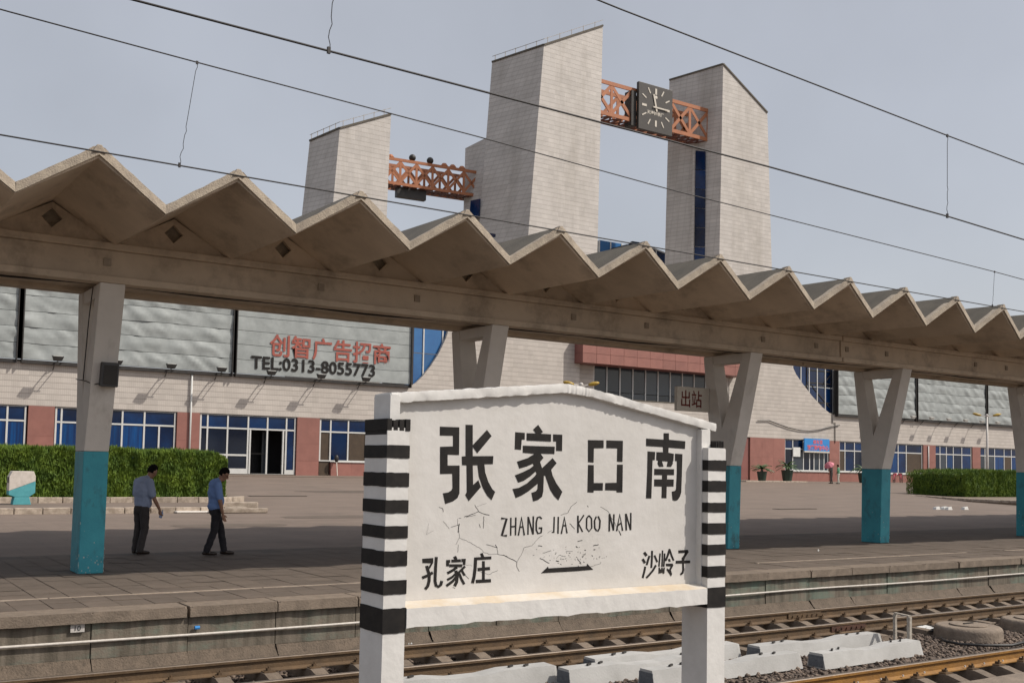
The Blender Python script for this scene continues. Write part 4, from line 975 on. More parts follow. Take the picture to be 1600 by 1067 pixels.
strip_on_face([(1084,236),(1087.2,236),(1085,415),(1081,415)], T3['C0'], M['tile_tower'], 'strip_reveal', .2)
strip_on_face([(736,314),(750,311),(748,340),(734,342)], T2['L0'], M['glass_blue'], 'annex_window')
strip_on_face([(764,364),(775,366),(775,392),(764,392)], T2['C0'], M['glass_blue'], 'tower_window')

# ---- lattice bridges between the towers
def truss(A, B, h, dep, nb, label, hole=None, balls=(), group='orange lattice bridges between the towers'):
    """A, B lower front corners"""
    e = empty('lattice_bridge', A, label=label, cat='lattice bridge', group=group)
    K = h/6.; A0 = Vector((0,0,0)); B0 = B-A; d = B0.normalized(); nrm2 = Vector((-d.y, d.x, 0)).normalized()*dep; H = Vector((0,0,h)); L = B0.length
    for y in (Vector((0,0,0)), nrm2):
        for z in (Vector((0,0,.2*K)), H-Vector((0,0,.26*K))):
            q = MB(); q.bar(A0+y+z*(1 if z.z > 1 else 1.4), B0+y+z*(1 if z.z > 1 else 1.4), .24*K, .66*K); q.obj('chord', M['orange'], e)
        for i in range(nb):
            a = A0.lerp(B0, i/nb)+y; b = A0.lerp(B0, (i+1)/nb)+y
            if hole and hole[0] <= i < hole[1]: continue
            dd = d*.04
            for (p, q_) in ((a+Vector((0,0,.25)), b+H-Vector((0,0,.25))), (a+H-Vector((0,0,.25)), b+Vector((0,0,.25)))):
                m_ = MB(); m_.bar(p, q_, .58*K, .12*K, up=nrm2); m_.obj('brace', M['orange'], e)
            m_ = MB(); m_.bar(b+Vector((0,0,.2)), b+H-Vector((0,0,.2)), .55*K, .14*K, up=nrm2); m_.obj('upright', M['orange'], e)
    m_ = MB()
    for i in range(nb*2+1):
        p = A0.lerp(B0, i/(nb*2)); m_.bar(p+Vector((0,0,.03)), p+nrm2+Vector((0,0,.03)), .16, .12); 
        if i < nb*2: r_ = A0.lerp(B0, (i+1)/(nb*2)); m_.bar(p+Vector((0,0,.03)), r_+nrm2+Vector((0,0,.03)), .14, .1); m_.bar(r_+Vector((0,0,.03)), p+nrm2+Vector((0,0,.03)), .14, .1)
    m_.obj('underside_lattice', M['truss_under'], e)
    return e, d
# between tall tower and right tower: front lower corners measured on the two faces
Bq = on_face(1106,221,T3['C1']); zb_ = Bq.z; Aq = on_y(938,190,Bq.y); 
h_ = on_face(1108,171,T3['C1']).z-zb_
Aq.z = zb_; Aq.x = T2['R1'].x-.1
tr2, d2 = truss(Aq, Bq, h_, 1.9, 6, 'orange lattice bridge carrying the clock between the two right towers')
# left bridge
Bq2 = on_face(745,306,T2['L0']); Bq2 = on_face(748,308,T2['L1']); h2 = on_face(752,268,T2['L1']).z-Bq2.z
r = Vector(ray(608,287)); t_ = (Bq2.z-1.8)/r.z; Aq2 = Vector(CP)+r*t_
Aq2 = Aq2+(Aq2-Bq2)*.06
T1 = tower(Aq2.y-1.3, (531,200),(518,345), (611,178),(604,345), (484,220),(472,333), ZT, 'leftmost, lower slanted tower')
print('bridge', Aq2, Bq2, h2)
tr1, d1 = truss(Aq2, Bq2, h2, 1.7, 6, 'orange lattice bridge at left with a dark box hung under it')
# dark box below, round lamps above
L_ = (Bq2-Aq2)
q = MB(); a = L_*.17+Vector((0,.7,0)); b = L_*.47+Vector((0,.7,0)); q.bar(a-Vector((0,0,.40)), b-Vector((0,0,.40)), .5, .8); o = q.obj('display_box', M['dark_metal'], label='dark rectangular display box hanging under the left lattice bridge', cat='display box'); o.location = Aq2
for (u, mt, r_, lb) in ((.305,'dark_metal',.28,'round dark lamp on the left lattice bridge, left of the pair'),(.49,'dark_metal',.28,'round dark lamp on the left lattice bridge, right of the pair')):
    e = empty('globe_lamp', Aq2+L_*u+Vector((0,.3,h2)), label=lb, cat='lamp', group='round lamps on the left lattice bridge')
    q = MB(); q.sphere((0,0,.34), r_, 14, 10); q.obj('globe', M[mt], e, smooth=True); q = MB(); q.tube([(0,0,0),(0,0,.15)], .12, 8); q.obj('neck', M[mt], e)
for i, u in enumerate((.08,.64,.73,.83)):
    e = empty('flood_lamp', Aq2+L_*u+Vector((0,.3,h2)), label=('small floodlight on the left bridge, %s' % ['at its left end','first right of the round lamps','second right of the round lamps','nearest the tall tower'][i]), cat='floodlight', group='small floodlights on the left lattice bridge')
    q = MB(); q.tube([(0,0,0),(0,0,.12),(0,0,.30)], [.28,.3,.16], 10); q.obj('head', M['orange'], e)

# ---- clock
ck0 = on_y(998.5,127,Bq.y-.5); ck1 = on_y(1051,144,Bq.y-.5); ck2 = on_y(996,199,Bq.y-.5)
W_ = ck1.x-ck0.x; H_ = ck0.z-ck2.z
e = empty('tower_clock', (ck0.x, Bq.y-.5, ck2.z), label='square black clock with cream hour marks showing about twelve fifteen', cat='clock')
boxo('case', M['clock_face'], (0, W_, 0, .3, -.05, H_), e, bevel=.02)
boxo('mount', M['dark_metal'], (-.55, -.02, .3, 1.2, .2, H_*.8), e)
cx_, cz_ = W_*.50, H_*.52
R_ = W_*.5
for k in range(12):
    a = math.radians(k*30); ux, uz = math.sin(a), math.cos(a); big = k % 3 == 0
    s = 1/max(abs(ux), abs(uz)*W_/H_*1.02); s = min(s, 1.22)
    r1 = R_*.82*min(s,1.13); r0 = r1-R_*.27
    q = MB(); q.bar((cx_+ux*r0,-.015,cz_+uz*r0*1.03), (cx_+ux*r1,-.015,cz_+uz*r1*1.03), .20 if big else .11, .03, up=(0,1,0)); q.obj('hour_mark', M['cream'], e)
for (ang, L1_, wd, y_) in ((-14, .60, .17, -.05),(90, .70, .12, -.09)):
    a = math.radians(ang); ux, uz = math.sin(a), math.cos(a)
    q = MB(); q.bar((cx_-ux*R_*.18,y_,cz_-uz*R_*.18), (cx_+ux*R_*L1_,y_,cz_+uz*R_*L1_), wd, .03, up=(0,1,0)); q.obj('hand', M['cream'], e)
q = MB(); q.sphere((cx_,-.03,cz_+R_*.47), (.16,.02,.14), 10, 6); q.obj('emblem', M['cream'], e)
text_obj('天津钟表厂', M['cream'], e, (cx_-R_*.52,-.004,cz_-R_*.36), (cx_+R_*.48,-.004,cz_-R_*.36), (cx_-R_*.52,-.004,cz_-R_*.18), .01, offset=.02)

# ---- billboards over the facade
def billboard(x0, x1, z0, z1, label, rows=5, am=1.):
    e = empty('billboard', (x0, YW-.25, z0), label=label, cat='billboard', group='silver billboards above the station facade')
    hh = (z1-z0)/rows; sd = random.random()*100
    for r in range(rows):
        nx = int((x1-x0)/.22); nz_ = 6; q = MB(); vs = []; sag = .06
        for j in range(nz_+1):
            for i in range(nx+1):
                x = (x1-x0)*i/nx; z = hh*r+hh*j/nz_
                ed = min(j, nz_-j)/nz_*2
                y = am*(-.018*ed+noise.noise(Vector((x*.55+z*.5+sd, z*.9-x*.25, r)))*.045*(.5+ed*.5)+noise.noise(Vector((x*1.5+z*1.6+sd, z*1.0, r+7)))*.075*(.6+ed*.4)-abs(noise.noise(Vector((x*1.0+z*1.3+sd, z*.5-x*.25, r*.8+31))))*.16*(.5+ed*.5))
                dz = noise.noise(Vector((x*.3+sd, r*3., 2)))*.06 if j in (0, nz_) and 0 < r+j/nz_ < rows else 0
                if j == 0 and r: dz = noise.noise(Vector((x*.3+sd, r*3., 2)))*.06
                if j == nz_ and r < rows-1: dz = noise.noise(Vector((x*.3+sd, (r+1)*3., 2)))*.06-.025
                vs.append((x, y, z+dz))
        fs = [(j*(nx+1)+i, j*(nx+1)+i+1, (j+1)*(nx+1)+i+1, (j+1)*(nx+1)+i) for j in range(nz_) for i in range(nx)]
        q.add(vs, fs); q.obj('banner_strip', M['banner'], e, smooth=True)
    boxo('backing', M['dark_metal'], (-.3, x1-x0+.3, .14, .2, 0, z1-z0), e)
    q = MB(); q.box(-.06,-.0,-.15,.2,-.25,z1-z0+.05); q.box(x1-x0,x1-x0+.06,-.15,.2,-.25,z1-z0+.05); q.box(0,x1-x0,.0,.2,-.25,-.05)
    n_ = int((x1-x0)/2.5)
    q.obj('frame', M['dark_metal'], e)
    return e
zb0, zb1 = 7.5, 12.1
billboard(-3.5, 9.85, zb0, zb1, 'wrinkled silver billboard cut by the left edge of the photo')
billboard(10.2, 22.45, zb0, zb1, 'wrinkled blank silver billboard behind the leftmost canopy column')
bt = billboard(22.75, 35.35, zb0, zb1, 'silver billboard with red characters and a black telephone number', am=.15)
def btxt(body, mt, pA, pB, pC, off, d=.02):
    Y = YW-.30; A = on_y(*pA, Y); B = on_y(*pB, Y); Cc = on_y(*pC, Y); B.z = A.z; Cc.x = A.x
    o = Vector(bt.location); text_obj(body, mt, bt, A-o, B-o, Cc-o, d, offset=off)
btxt('创智广告招商', M['red_text'], (421,557), (610,570), (421,521), .018, .003)
btxt('TEL:0313-8055773', M['black_paint'], (392,576), (586,588), (392,555), .022, .003)
billboard(81.1, 93.0, zb0-.1, zb1-.1, 'pale crinkled silver billboard right of the curved blue glazing')
billboard(93.35, 105.2, zb0-.1, zb1-.1, 'pale crinkled silver billboard between the two rightmost columns')
billboard(105.55, 118, zb0-.1, zb1-.1, 'pale crinkled silver billboard at the right edge, brown stains')
# floodlights on arms below the billboards
def flood(x, z, label, white=False, twin=True):
    e = empty('floodlight', (x, YW-1.35, z), label=label, cat='floodlight', group='floodlights on arms below the billboards')
    q = MB(); q.bar((0,0,-.06),(0,1.35,-.06),.05,.05)
    if twin: q.bar((.35,.3,-.06),(.35,1.35,-.06),.04,.04); q.bar((-.1,.3,-.06),(.5,.3,-.06),.04,.04)
    q.bar((0,.9,-.06),(0,1.35,-.45),.04,.04); q.obj('arm', M['dark_metal'], e)
    mt = M['flood_white' if white else 'flood']
    q = MB(); q.hexa([(-.22,-.02,.0),(.22,-.02,.0),(.22,.16,.0),(-.22,.16,.0),(-.32,-.12,.24),(.32,-.12,.24),(.32,.2,.30),(-.32,.2,.30)]); q.obj('head', mt, e, bevel=.02)
    q = MB(); q.box(-.26,.26,-.06,.14,.245,.285); q.obj('lens', M['flood_white'], e) if not white else None
nm = ['cut by the left edge','left of the leftmost column','just right of the leftmost column','second right of the leftmost column','beside the dark billboard gap','left of the telephone number','under the telephone number','near the end of the telephone number']
for i, px in enumerate((-12, 90, 183, 268, 347, 425, 503, 573)):
    x = on_y(px, 575, YW-1.35).x; flood(x, 7.42, 'black floodlight below the left billboards, '+nm[i])
for i, x in enumerate((93.5, 96.5, 99.4, 102.3, 105.2, 108.1)):
    flood(x-2.3, 7.35, 'pale floodlight below the right billboards, number %s from the fourth column' % ['one','two','three','four','five','six'][i], True, False)
flood(90.5-4, 7.35, 'pale floodlight below the right billboards, left of the fourth column', True, False)

# blue shop sign over the window and a paper notice
A = on_y(1257,704,YW-.25); B = on_y(1296,704,YW-.25); Cc = on_y(1257,688,YW-.25)
e = empty('shop_sign', A, label='blue shop sign with red lettering above the lit station window', cat='shop sign')
w = B.x-A.x; h = 1.15; boxo('panel', M['sign_blue'], (0,w,0,.1,0,h), e); boxo('lower_edge', M['exit_white'], (0,w,-.02,.1,-.14,-.002), e)
text_obj('候车室', M['sign_pink'], e, (w*.34,-.004,h*.56), (w*.72,-.004,h*.56), (w*.34,-.004,h*.92), .01, offset=.02)
text_obj('旅客购物中心', M['sign_pink'], e, (w*.10,-.004,h*.06), (w*.96,-.004,h*.06), (w*.10,-.004,h*.5), .01, offset=.03)
o = boxo('notice', M['paper'], (0,.95,0,.03,0,.85), bevel=0); o.location = on_y(1239.5,713,YW-.02); tag(o, 'white paper notice stuck on the window left of the blue sign', 'notice')

# entrance step and low plinths
def plinth(px0, px1, Y, z, d, label):
    A = on_y(px0, 750, Y); B = on_y(px1, 750, Y); o = boxo('step', M['bed_kerb'], (A.x, B.x, Y, Y+d, 0, z), bevel=.02); tag(o, label, 'step')
A = on_y(352,748,62.3); B = on_y(600,752,62.3)
o = boxo('step', M['forecourt'], (A.x, B.x, 62.3, 65.96, .3, 1.0), bevel=.03); tag(o, 'low wide step in front of the open station doors', 'step')
A = on_y(1166,752,62.8); B = on_y(1262,752,62.8)
o = boxo('step', M['bed_kerb'], (A.x, B.x, 62.8, 65.96, .3, 1.04), bevel=.03); tag(o, 'low kerbed plinth carrying two potted palms', 'step')
# door mats / drain grating on forecourt
for (x, y, lb) in ((434,775,'dark drain grate in the forecourt'),(1242,795,'long dark drain line in the right forecourt')):
    p = on_g(x, y); q = MB(); q.box(-1.2,1.2,-.2,.2,0,.02); o = q.obj('drain_grate', M['mortar'], label=lb, cat='drain'); o.location = p+Vector((0,0,.0))

# mop leaning on the wall
p = on_y(527,744,65.4); e = empty('mop', p, label='mop with pale handle leaning upside down on the pink wall', cat='mop')
p.z = 1.01; e.location = p
q = MB(); q.tube([(0,0,0),(.05,.3,1.0)], .035, 6); q.obj('handle', M['cream'], e); q = MB(); q.sphere((.05,.3,1.15),(.16,.12,.26),10,8); q.obj('mop_head', M['rubber'], e, smooth=True)

# ================================================================== PLANTING
def leaves(name, pts, size, parent, mt, up=.8, nper=1):
    """thousands of small blade faces; pts = positions (n,3)"""
    n = len(pts); th = np.random.rand(n)*6.283; ti = np.random.normal(0, .45, n)
    d = np.c_[np.sin(ti)*np.cos(th), np.sin(ti)*np.sin(th), np.cos(ti)]; ph = np.random.rand(n)*6.283
    w = np.c_[np.cos(ph), np.sin(ph), np.random.normal(0,.3,n)]; L = size*np.random.uniform(.6,1.5,n)[:,None]
    V = np.stack([pts-w*L*.16, pts+w*L*.16, pts+d*L], 1).reshape(-1,3)
    me = bpy.data.meshes.new(name); me.vertices.add(n*3); me.vertices.foreach_set('co', V.astype(np.float32).ravel())
    me.loops.add(n*3); me.loops.foreach_set('vertex_index', np.arange(n*3, dtype=np.int32)); me.polygons.add(n); me.polygons.foreach_set('loop_start', np.arange(0,n*3,3,dtype=np.int32))
    me.update(calc_edges=True); me.materials.append(mt); return inst(name, me, parent)
def hedge(x0, x1, y0, y1, z0, z1, n, label, round_=.5, size=.115):
    e = empty('hedge', ((x0+x1)/2, y0, z0), label=label, cat='hedge'); cx = (x0+x1)/2
    def shape(k):
        # points near the surface of the clipped block, tufts of uneven height
        P = np.c_[np.random.uniform(x0,x1,k), np.random.uniform(y0,y1,k), np.random.rand(k)]
        f = np.random.rand(k)
        P[:,1] = np.where(f < .55, y0+np.abs(np.random.normal(0,.12,k)), P[:,1])
        P[:,0] = np.where((f > .55) & (f < .63), x1-np.abs(np.random.normal(0,.12,k)), P[:,0])
        P[:,0] = np.where((f > .63) & (f < .71), x0+np.abs(np.random.normal(0,.12,k)), P[:,0])
        P[:,2] = np.where(f > .71, 1-np.abs(np.random.normal(0,.06,k)), P[:,2])
        bul = np.array([noise.noise(Vector((p[0]*.9, p[1]*.9, p[2]*1.2))) for p in P])
        b2 = np.array([noise.noise(Vector((p[0]*3.2, p[1]*3.2, 5+p[2]*2))) for p in P])
        hh = (z1-z0)*(1+.06*bul+.07*b2)
        r = np.minimum(np.minimum(P[:,0]-x0, x1-P[:,0])/round_, 1.); hh *= 1-.16*(1-r)**2
        P[:,1] += (bul*.16+b2*.13)*(P[:,1] < y0+.5)
        P[:,2] = z0+P[:,2]*hh; P[:,0] -= cx; P[:,1] -= y0; P[:,2] -= z0; return P
    leaves('foliage', shape(n), size, e, M['leaf'])
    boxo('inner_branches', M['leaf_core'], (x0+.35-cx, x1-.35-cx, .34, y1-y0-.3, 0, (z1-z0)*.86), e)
    return e
hedge(-4, 13.0, 38.2, 41.5, .48, 2.12, 150000, 'long bright green hedge behind the two men, left of the station doors')
hedge(61.9, 80, 40.0, 44.5, .42, 2.12, 90000, 'dark green clipped hedge at right between the two rightmost columns', round_=1.)
# low shrub growing out of the left hedge top, brownish
# raised beds with lime-washed kerbs
def kerb_run(pts, z, h, w, label):
    e = empty('kerb', (pts[0][0], pts[0][1], z), label=label, cat='kerb')
    for i in range(len(pts)-1):
        a, b = Vector((*pts[i],0)), Vector((*pts[i+1],0)); n = max(1, round((b-a).length/.75))
        for k in range(n):
            p, q_ = a.lerp(b, k/n), a.lerp(b, (k+1)/n); g = (q_-p)*.012
            m_ = MB(); m_.bar(p+g+Vector((0,random.uniform(-.015,.015),h/2)), q_-g+Vector((0,random.uniform(-.015,.015),h/2+random.uniform(-.012,.012))), w, h)
            o = m_.obj('kerb_stone', M['bed_kerb'], bevel=.02); o.parent = e; o.matrix_parent_inverse = Matrix.Translation((-pts[0][0],-pts[0][1],0))
    return e
zk = lambda Y: gz(Y)-.03
kerb_run([(-4,32.4),(11.7,32.4)], zk(32.4), .20, .22, 'outer lime-washed kerb running behind the two men')
kerb_run([(-4,36.6),(12.2,36.6),(13.4,37.6)], zk(36.6), .26, .20, 'inner lime-washed kerb along the foot of the left hedge')
boxo('bed_soil', M['bed_soil'], (-4, 12.4, 36.7, 42, .2, .50)); tag(bpy.data.objects['bed_soil'], kind='structure')
boxo('bed_terrace', M['forecourt'], (-4, 11.7, 32.5, 36.52, .1, .385)); tag(bpy.data.objects['bed_terrace'], kind='structure')
# broken kerb corner
A = on_g(372, 800)
e = empty('broken_kerb', A, label='broken corner of lime-washed kerb lying right of the two men', cat='kerb')
for (a, b, h) in (((-.55,.5),(.75,.35),.30),((-1.0,-.35),(.8,-.35),.14),((-.5,.1),(-.62,.75),.36)):
    m_ = MB(); m_.bar((a[0],a[1],h/2),(b[0],b[1],h/2),.22,h); m_.obj('kerb_stone', M['bed_kerb'], e, bevel=.02)
m_ = MB(); m_.box(-2.0,-.6,-.3,.4,0,.06); m_.obj('flat_stone', M['column_grey'], e, bevel=.02)
kerb_run([(62.2,47.0),(58.5,40.5),(55.5,35.6),(54.6,32.0),(62,29)], .34, .15, .25, 'kerb curving around the right-hand flower bed')
q = MB(); q.prism([(62.4,46.8),(58.7,40.5),(55.8,35.7),(55,32.2),(62,29.2),(84,29.2),(84,46.8)], lambda u,v,d:(u,v,d), .2, .43); q.obj('right_bed', M['bed_soil'], kind='structure')
litter2 = on_g(1487,796)
q = MB()
for i in range(5): c = Vector((random.uniform(-.9,.9), random.uniform(-.3,.3), .08)); q.hexa([(c.x-.15,c.y-.1,0),(c.x+.15,c.y-.12,0),(c.x+.14,c.y+.1,0),(c.x-.13,c.y+.11,0),(c.x-.1,c.y-.08,.12),(c.x+.12,c.y-.09,.15),(c.x+.1,c.y+.08,.13),(c.x-.1,c.y+.08,.11)])
o = q.obj('rubble', M['paper'], label='few pale lumps of rubble on the kerb by the fifth column', cat='rubble', kind='stuff'); o.location = litter2
# potted palms on the plinth
def palm(px, py, s, label, yy=63.4, z0=1.04):
    P = on_y(px, py, yy); P.z = z0
    e = empty('potted_palm', P, random.uniform(0,3), label=label, cat='potted plant', group='potted palms along the station wall')
    q = MB(); q.tube([(0,0,0),(0,0,.06),(0,0,.75*s),(0,0,.80*s)], [.30*s,.33*s,.44*s,.46*s], 14); q.obj('pot', M['pot'], e)
    q = MB(); q.tube([(0,0,.76*s),(0,0,1.02*s)], [.14*s,.09*s], 8); q.obj('trunk', M['bed_soil'], e)
    for i in range(22):
        a = i*2.399; el = random.uniform(.15,1.25); L = random.uniform(.8,1.15)*s; q = MB(); vs = []; N = 5
        for k in range(N+1):
            u = k/N; r = L*u*math.cos(el*(1-.35*u)); z = 1.0*s+L*u*math.sin(el)-.42*L*u*u*1.25
            w = .085*s*math.sin(math.pi*(.12+.86*u)); vs += [(r*math.cos(a)-w*math.sin(a), r*math.sin(a)+w*math.cos(a), z-.02), (r*math.cos(a), r*math.sin(a), z+.03), (r*math.cos(a)+w*math.sin(a), r*math.sin(a)-w*math.cos(a), z-.02)]
        for k in range(N): b = k*3; q.add([vs[b],vs[b+1],vs[b+4],vs[b+3]],[(0,1,2,3)]); q.add([vs[b+1],vs[b+2],vs[b+5],vs[b+4]],[(0,1,2,3)])
        q.obj('frond', M['palm_leaf'], e)
palm(1190.5,755, 1.0, 'smaller potted palm on the plinth, left one of the pair')
palm(1230,755, 1.2, 'larger potted palm on the plinth under the blue shop sign window')
palm(1349,756, 1.15, 'potted palm half hidden behind the fourth canopy column', z0=.97)

# ---- waste bin shaped like a little house
P = Vector((5.62, 35.4, .385))
e = empty('litter_bin', P, label='white and teal concrete litter bin with pitched top by the left hedge', cat='litter bin')
def slabp(poly, mt, nm, d0=-.22, d1=.22): q = MB(); q.prism(poly, lambda u,v,d:(u,d,v), d0, d1); q.obj(nm, mt, e, bevel=.012)
W2 = .37
slabp([(-W2,.42),(W2,.72),(W2,.86),(W2-.06,1.02),(-W2+.08,1.02),(-W2,.85)], M['bin_white'], 'white_body')
slabp([(-W2,.30),(-W2+.16,.24),(W2-.16,.24),(W2,.36),(W2,.715),(-W2,.415)], M['bin_teal'], 'teal_body')
slabp([(-W2+.12,.0),(W2-.1,.0),(W2-.16,.235),(-W2+.16,.235)], M['bin_teal'], 'foot')
boxo('opening', M['interior'], (-W2-.004,-W2+.02,-.12,.12,.66,.84), e)

# ---- street lamps
def street_lamp(P, H, hw, label, yaw):
    e = empty('street_lamp', P, yaw, label=label, cat='street lamp', group='twin-headed yellow street lamps on the forecourt')
    q = MB(); q.tube([(0,0,0),(0,0,H*.35),(0,0,H)], [.14,.12,.09], 10); q.obj('pole', M['lamp_pole'], e, smooth=True)
    for s in (-1,1):
        q = MB(); q.tube([(0,0,H-.12),(s*hw*.5,0,H+.0)], .05, 8); q.obj('arm', M['lamp_pole'], e)
        q = MB(); q.sphere((0,0,0),(hw*.34,.2,.13),14,8); o = q.obj('lamp_head', M['lamp_yellow'], e, smooth=True); o.location = (s*hw*.72,0,H+.07); o.rotation_euler = (0,-s*.22,0)
    q = MB(); q.sphere((0,0,H),(.14,.14,.14),10,8); q.obj('hub', M['lamp_pole'], e, smooth=True)
PL = on_g(1543,759); Hh = on_y(1543,649,PL.y).z-PL.z
street_lamp(PL, Hh, 1.35, 'yellow twin-headed street lamp with its pole rising behind the right hedge', -.55)
P_ = on_y(908,601,50.5); street_lamp(Vector((P_.x,P_.y,gz(P_.y))), P_.z-gz(P_.y), 1.05, 'yellow twin-headed street lamp just showing over the sign coping', -.55)

# ---- bicycles by the wall
def bicycle(P, yaw, label):
    e = empty('bicycle', P, yaw, label=label, cat='bicycle', group='bicycles parked by the station wall')
    for x in (-.52,.52):
        q = MB(); R_ = .33; q.tube([(x+R_*math.cos(a), 0, .35+R_*math.sin(a)) for a in np.linspace(0, 2*math.pi, 25)], .02, 6, cap=False); w = q.obj('wheel', M['rubber'], e, smooth=True)
        q = MB()
        for k in range(6): a = k*math.pi/6; q.bar((x-R_*math.cos(a),0,.35-R_*math.sin(a)),(x+R_*math.cos(a),0,.35+R_*math.sin(a)),.008,.008)
        o = q.obj('spokes', M['dark_metal'], w)
    q = MB()
    for a, b in (((-.52,0,.35),(-.12,0,.35)),((-.12,0,.35),(-.25,0,.85)),((-.52,0,.35),(-.22,0,.75)),((-.12,0,.35),(.36,0,.78)),((-.22,0,.75),(.36,0,.80)),((.52,0,.35),(.34,0,.95))): q.bar(a,b,.035,.035)
    q.obj('frame', M['sign_pink'], e)
    q = MB(); q.bar((-.38,0,.88),(-.12,0,.9),.15,.06); q.obj('saddle', M['rubber'], e)
    q = MB(); q.bar((.33,-.28,1.0),(.33,.28,1.0),.03,.03); q.bar((.34,0,.9),(.33,0,1.0),.03,.03); q.obj('handlebar', M['dark_metal'], e)
    boxo('basket', M['sign_pink'], (.42,.72,-.16,.16,.72,.95), e)
for px, l in ((1397,'pink bicycle parked against the wall right of the fourth column'),(1408,'pink bicycle with basket parked nearest the right hedge')):
    p = on_y(px,753,64.2); p.z = gz(64.2); bicycle(p, .5+.3*(px>1400), l)

# ================================================================== PEOPLE
def capsule(q, a, b, ra, rb, n=12):
    a = Vector(a); b = Vector(b); q.tube([a, a.lerp(b,.25), a.lerp(b,.5), a.lerp(b,.75), b], [ra, ra*.75+rb*.25, (ra+rb)/2, ra*.25+rb*.75, rb], n); q.sphere(a, ra, n, 8); q.sphere(b, rb, n, 8)
def person(loc, yaw, P, mats, label, voxel=.011, hair=True, scale=1.):
    """P: list of (tag, kind, args); one continuous body from a voxel union"""
    e = empty('person', loc, yaw, label=label, cat='person'); e.scale = (scale,)*3
    q = MB()
    for tg, kind, a in P:
        if kind == 'c': capsule(q, *a)
        else: q.sphere(a[0], a[1], 16, 12)
    me = q.mesh('tmp', M['skin']); o = link(bpy.data.objects.new('tmp', me))
    rm = o.modifiers.new('r', 'REMESH'); rm.mode = 'VOXEL'; rm.voxel_size = voxel; rm.use_smooth_shade = True
    s_ = o.modifiers.new('s', 'SMOOTH'); s_.iterations = 2; s_.factor = .5
    bpy.context.view_layer.update(); me2 = bpy.data.meshes.new_from_object(o.evaluated_get(bpy.context.evaluated_depsgraph_get()))
    bpy.data.objects.remove(o); me2.name = 'body'
    nrm_l = [v.normal.copy() for v in me2.vertices]
    for v, nv in zip(me2.vertices, nrm_l):
        c = v.co.copy()
        if .12 < c.z < 1.42 and voxel < .015:
            a_ = noise.noise(Vector((c.x*5, c.y*5, c.z*11+c.x*6)))+.5*noise.noise(Vector((c.x*11, c.y*11, c.z*19)))
            k_ = .010 if (abs(c.y) < .21 and c.z > .15) else .003
            v.co = c+nv*a_*k_
    keys = ['skin','shirt','trouser','shoe']; me2.materials.clear()
    for k in keys: me2.materials.append(mats[k])
    n = len(me2.polygons); C = np.empty(n*3, np.float32); me2.polygons.foreach_get('center', C); C = C.reshape(-1,3)
    best = np.full(n, 1e9); idx = np.zeros(n, np.int32)
    for tg, kind, a in P:
        if kind == 'c':
            A, B = np.array(a[0]), np.array(a[1]); ab = B-A; t = np.clip((C-A)@ab/(ab@ab), 0, 1); d = np.linalg.norm(C-(A+t[:,None]*ab), axis=1)-(a[2]+(a[3]-a[2])*t)
        else:
            r = np.array(a[1] if isinstance(a[1], tuple) else (a[1],)*3); d = (np.linalg.norm((C-np.array(a[0]))/r, axis=1)-1)*r.min()
        d = np.abs(d) if False else d
        m_ = d < best; best[m_] = d[m_]; idx[m_] = keys.index(tg)
    me2.polygons.foreach_set('material_index', idx); me2.update()
    inst('body', me2, e)
    return e
def head(c, yaw, pitch, r=1.):
    """head parts in the skin group; face looks along local +x turned by yaw, pitch"""
    c = Vector(c); Rm = Matrix.Rotation(yaw,3,'Z') @ Matrix.Rotation(pitch,3,'Y')
    T = lambda x,y,z: tuple(c+Rm@Vector((x*r,y*r,z*r)))
    return [('skin','s',(T(0,0,.02),(.093*r,.077*r,.11*r))), ('skin','c',(T(.02,0,-.03),T(.045,0,-.085),.062*r,.040*r)),
            ('skin','c',(T(.088,0,.01),T(.110,0,-.022),.010*r,.017*r)), ('skin','s',(T(-.005,.078,-.005),(.022*r,.014*r,.032*r))), ('skin','s',(T(-.005,-.078,-.005),(.022*r,.014*r,.032*r))),
            ('skin','c',(T(.084,-.022,-.055),T(.084,.022,-.055),.011*r,.011*r))], T, Rm
def hair_obj(e, T, Rm, mt=None):
    q = MB(); n, k = 20, 12
    for i in range(k+1):
        th = math.pi*(.69-.07*0)*i/k
        for j in range(n):
            ph = 2*math.pi*j/n; x, y, z = math.sin(th)*math.cos(ph), math.sin(th)*math.sin(ph), math.cos(th)
            lim = 1.0
            if (x > .25 and z < .45) or (z < -.25 and x > -.25): lim = .84     # forehead stays bare
            rr = 1.10*lim+noise.noise(Vector((x*5,y*5,z*5)))*.05
            q.v.append(T(-.006+x*.093*rr, y*.080*rr, .028+z*.112*rr))
    for i in range(k):
        for j in range(n): q.f.append((i*n+j,(i+1)*n+j,(i+1)*n+(j+1)%n,i*n+(j+1)%n)); q.mi.append(0)
    q.obj('hair', mt or M['hair'], e, smooth=True)
    for s in (-1,1):
        q = MB(); q.sphere(T(.083,s*.030,.008), .010, 8, 6); q.obj('eye', M['hair'], e, smooth=True)
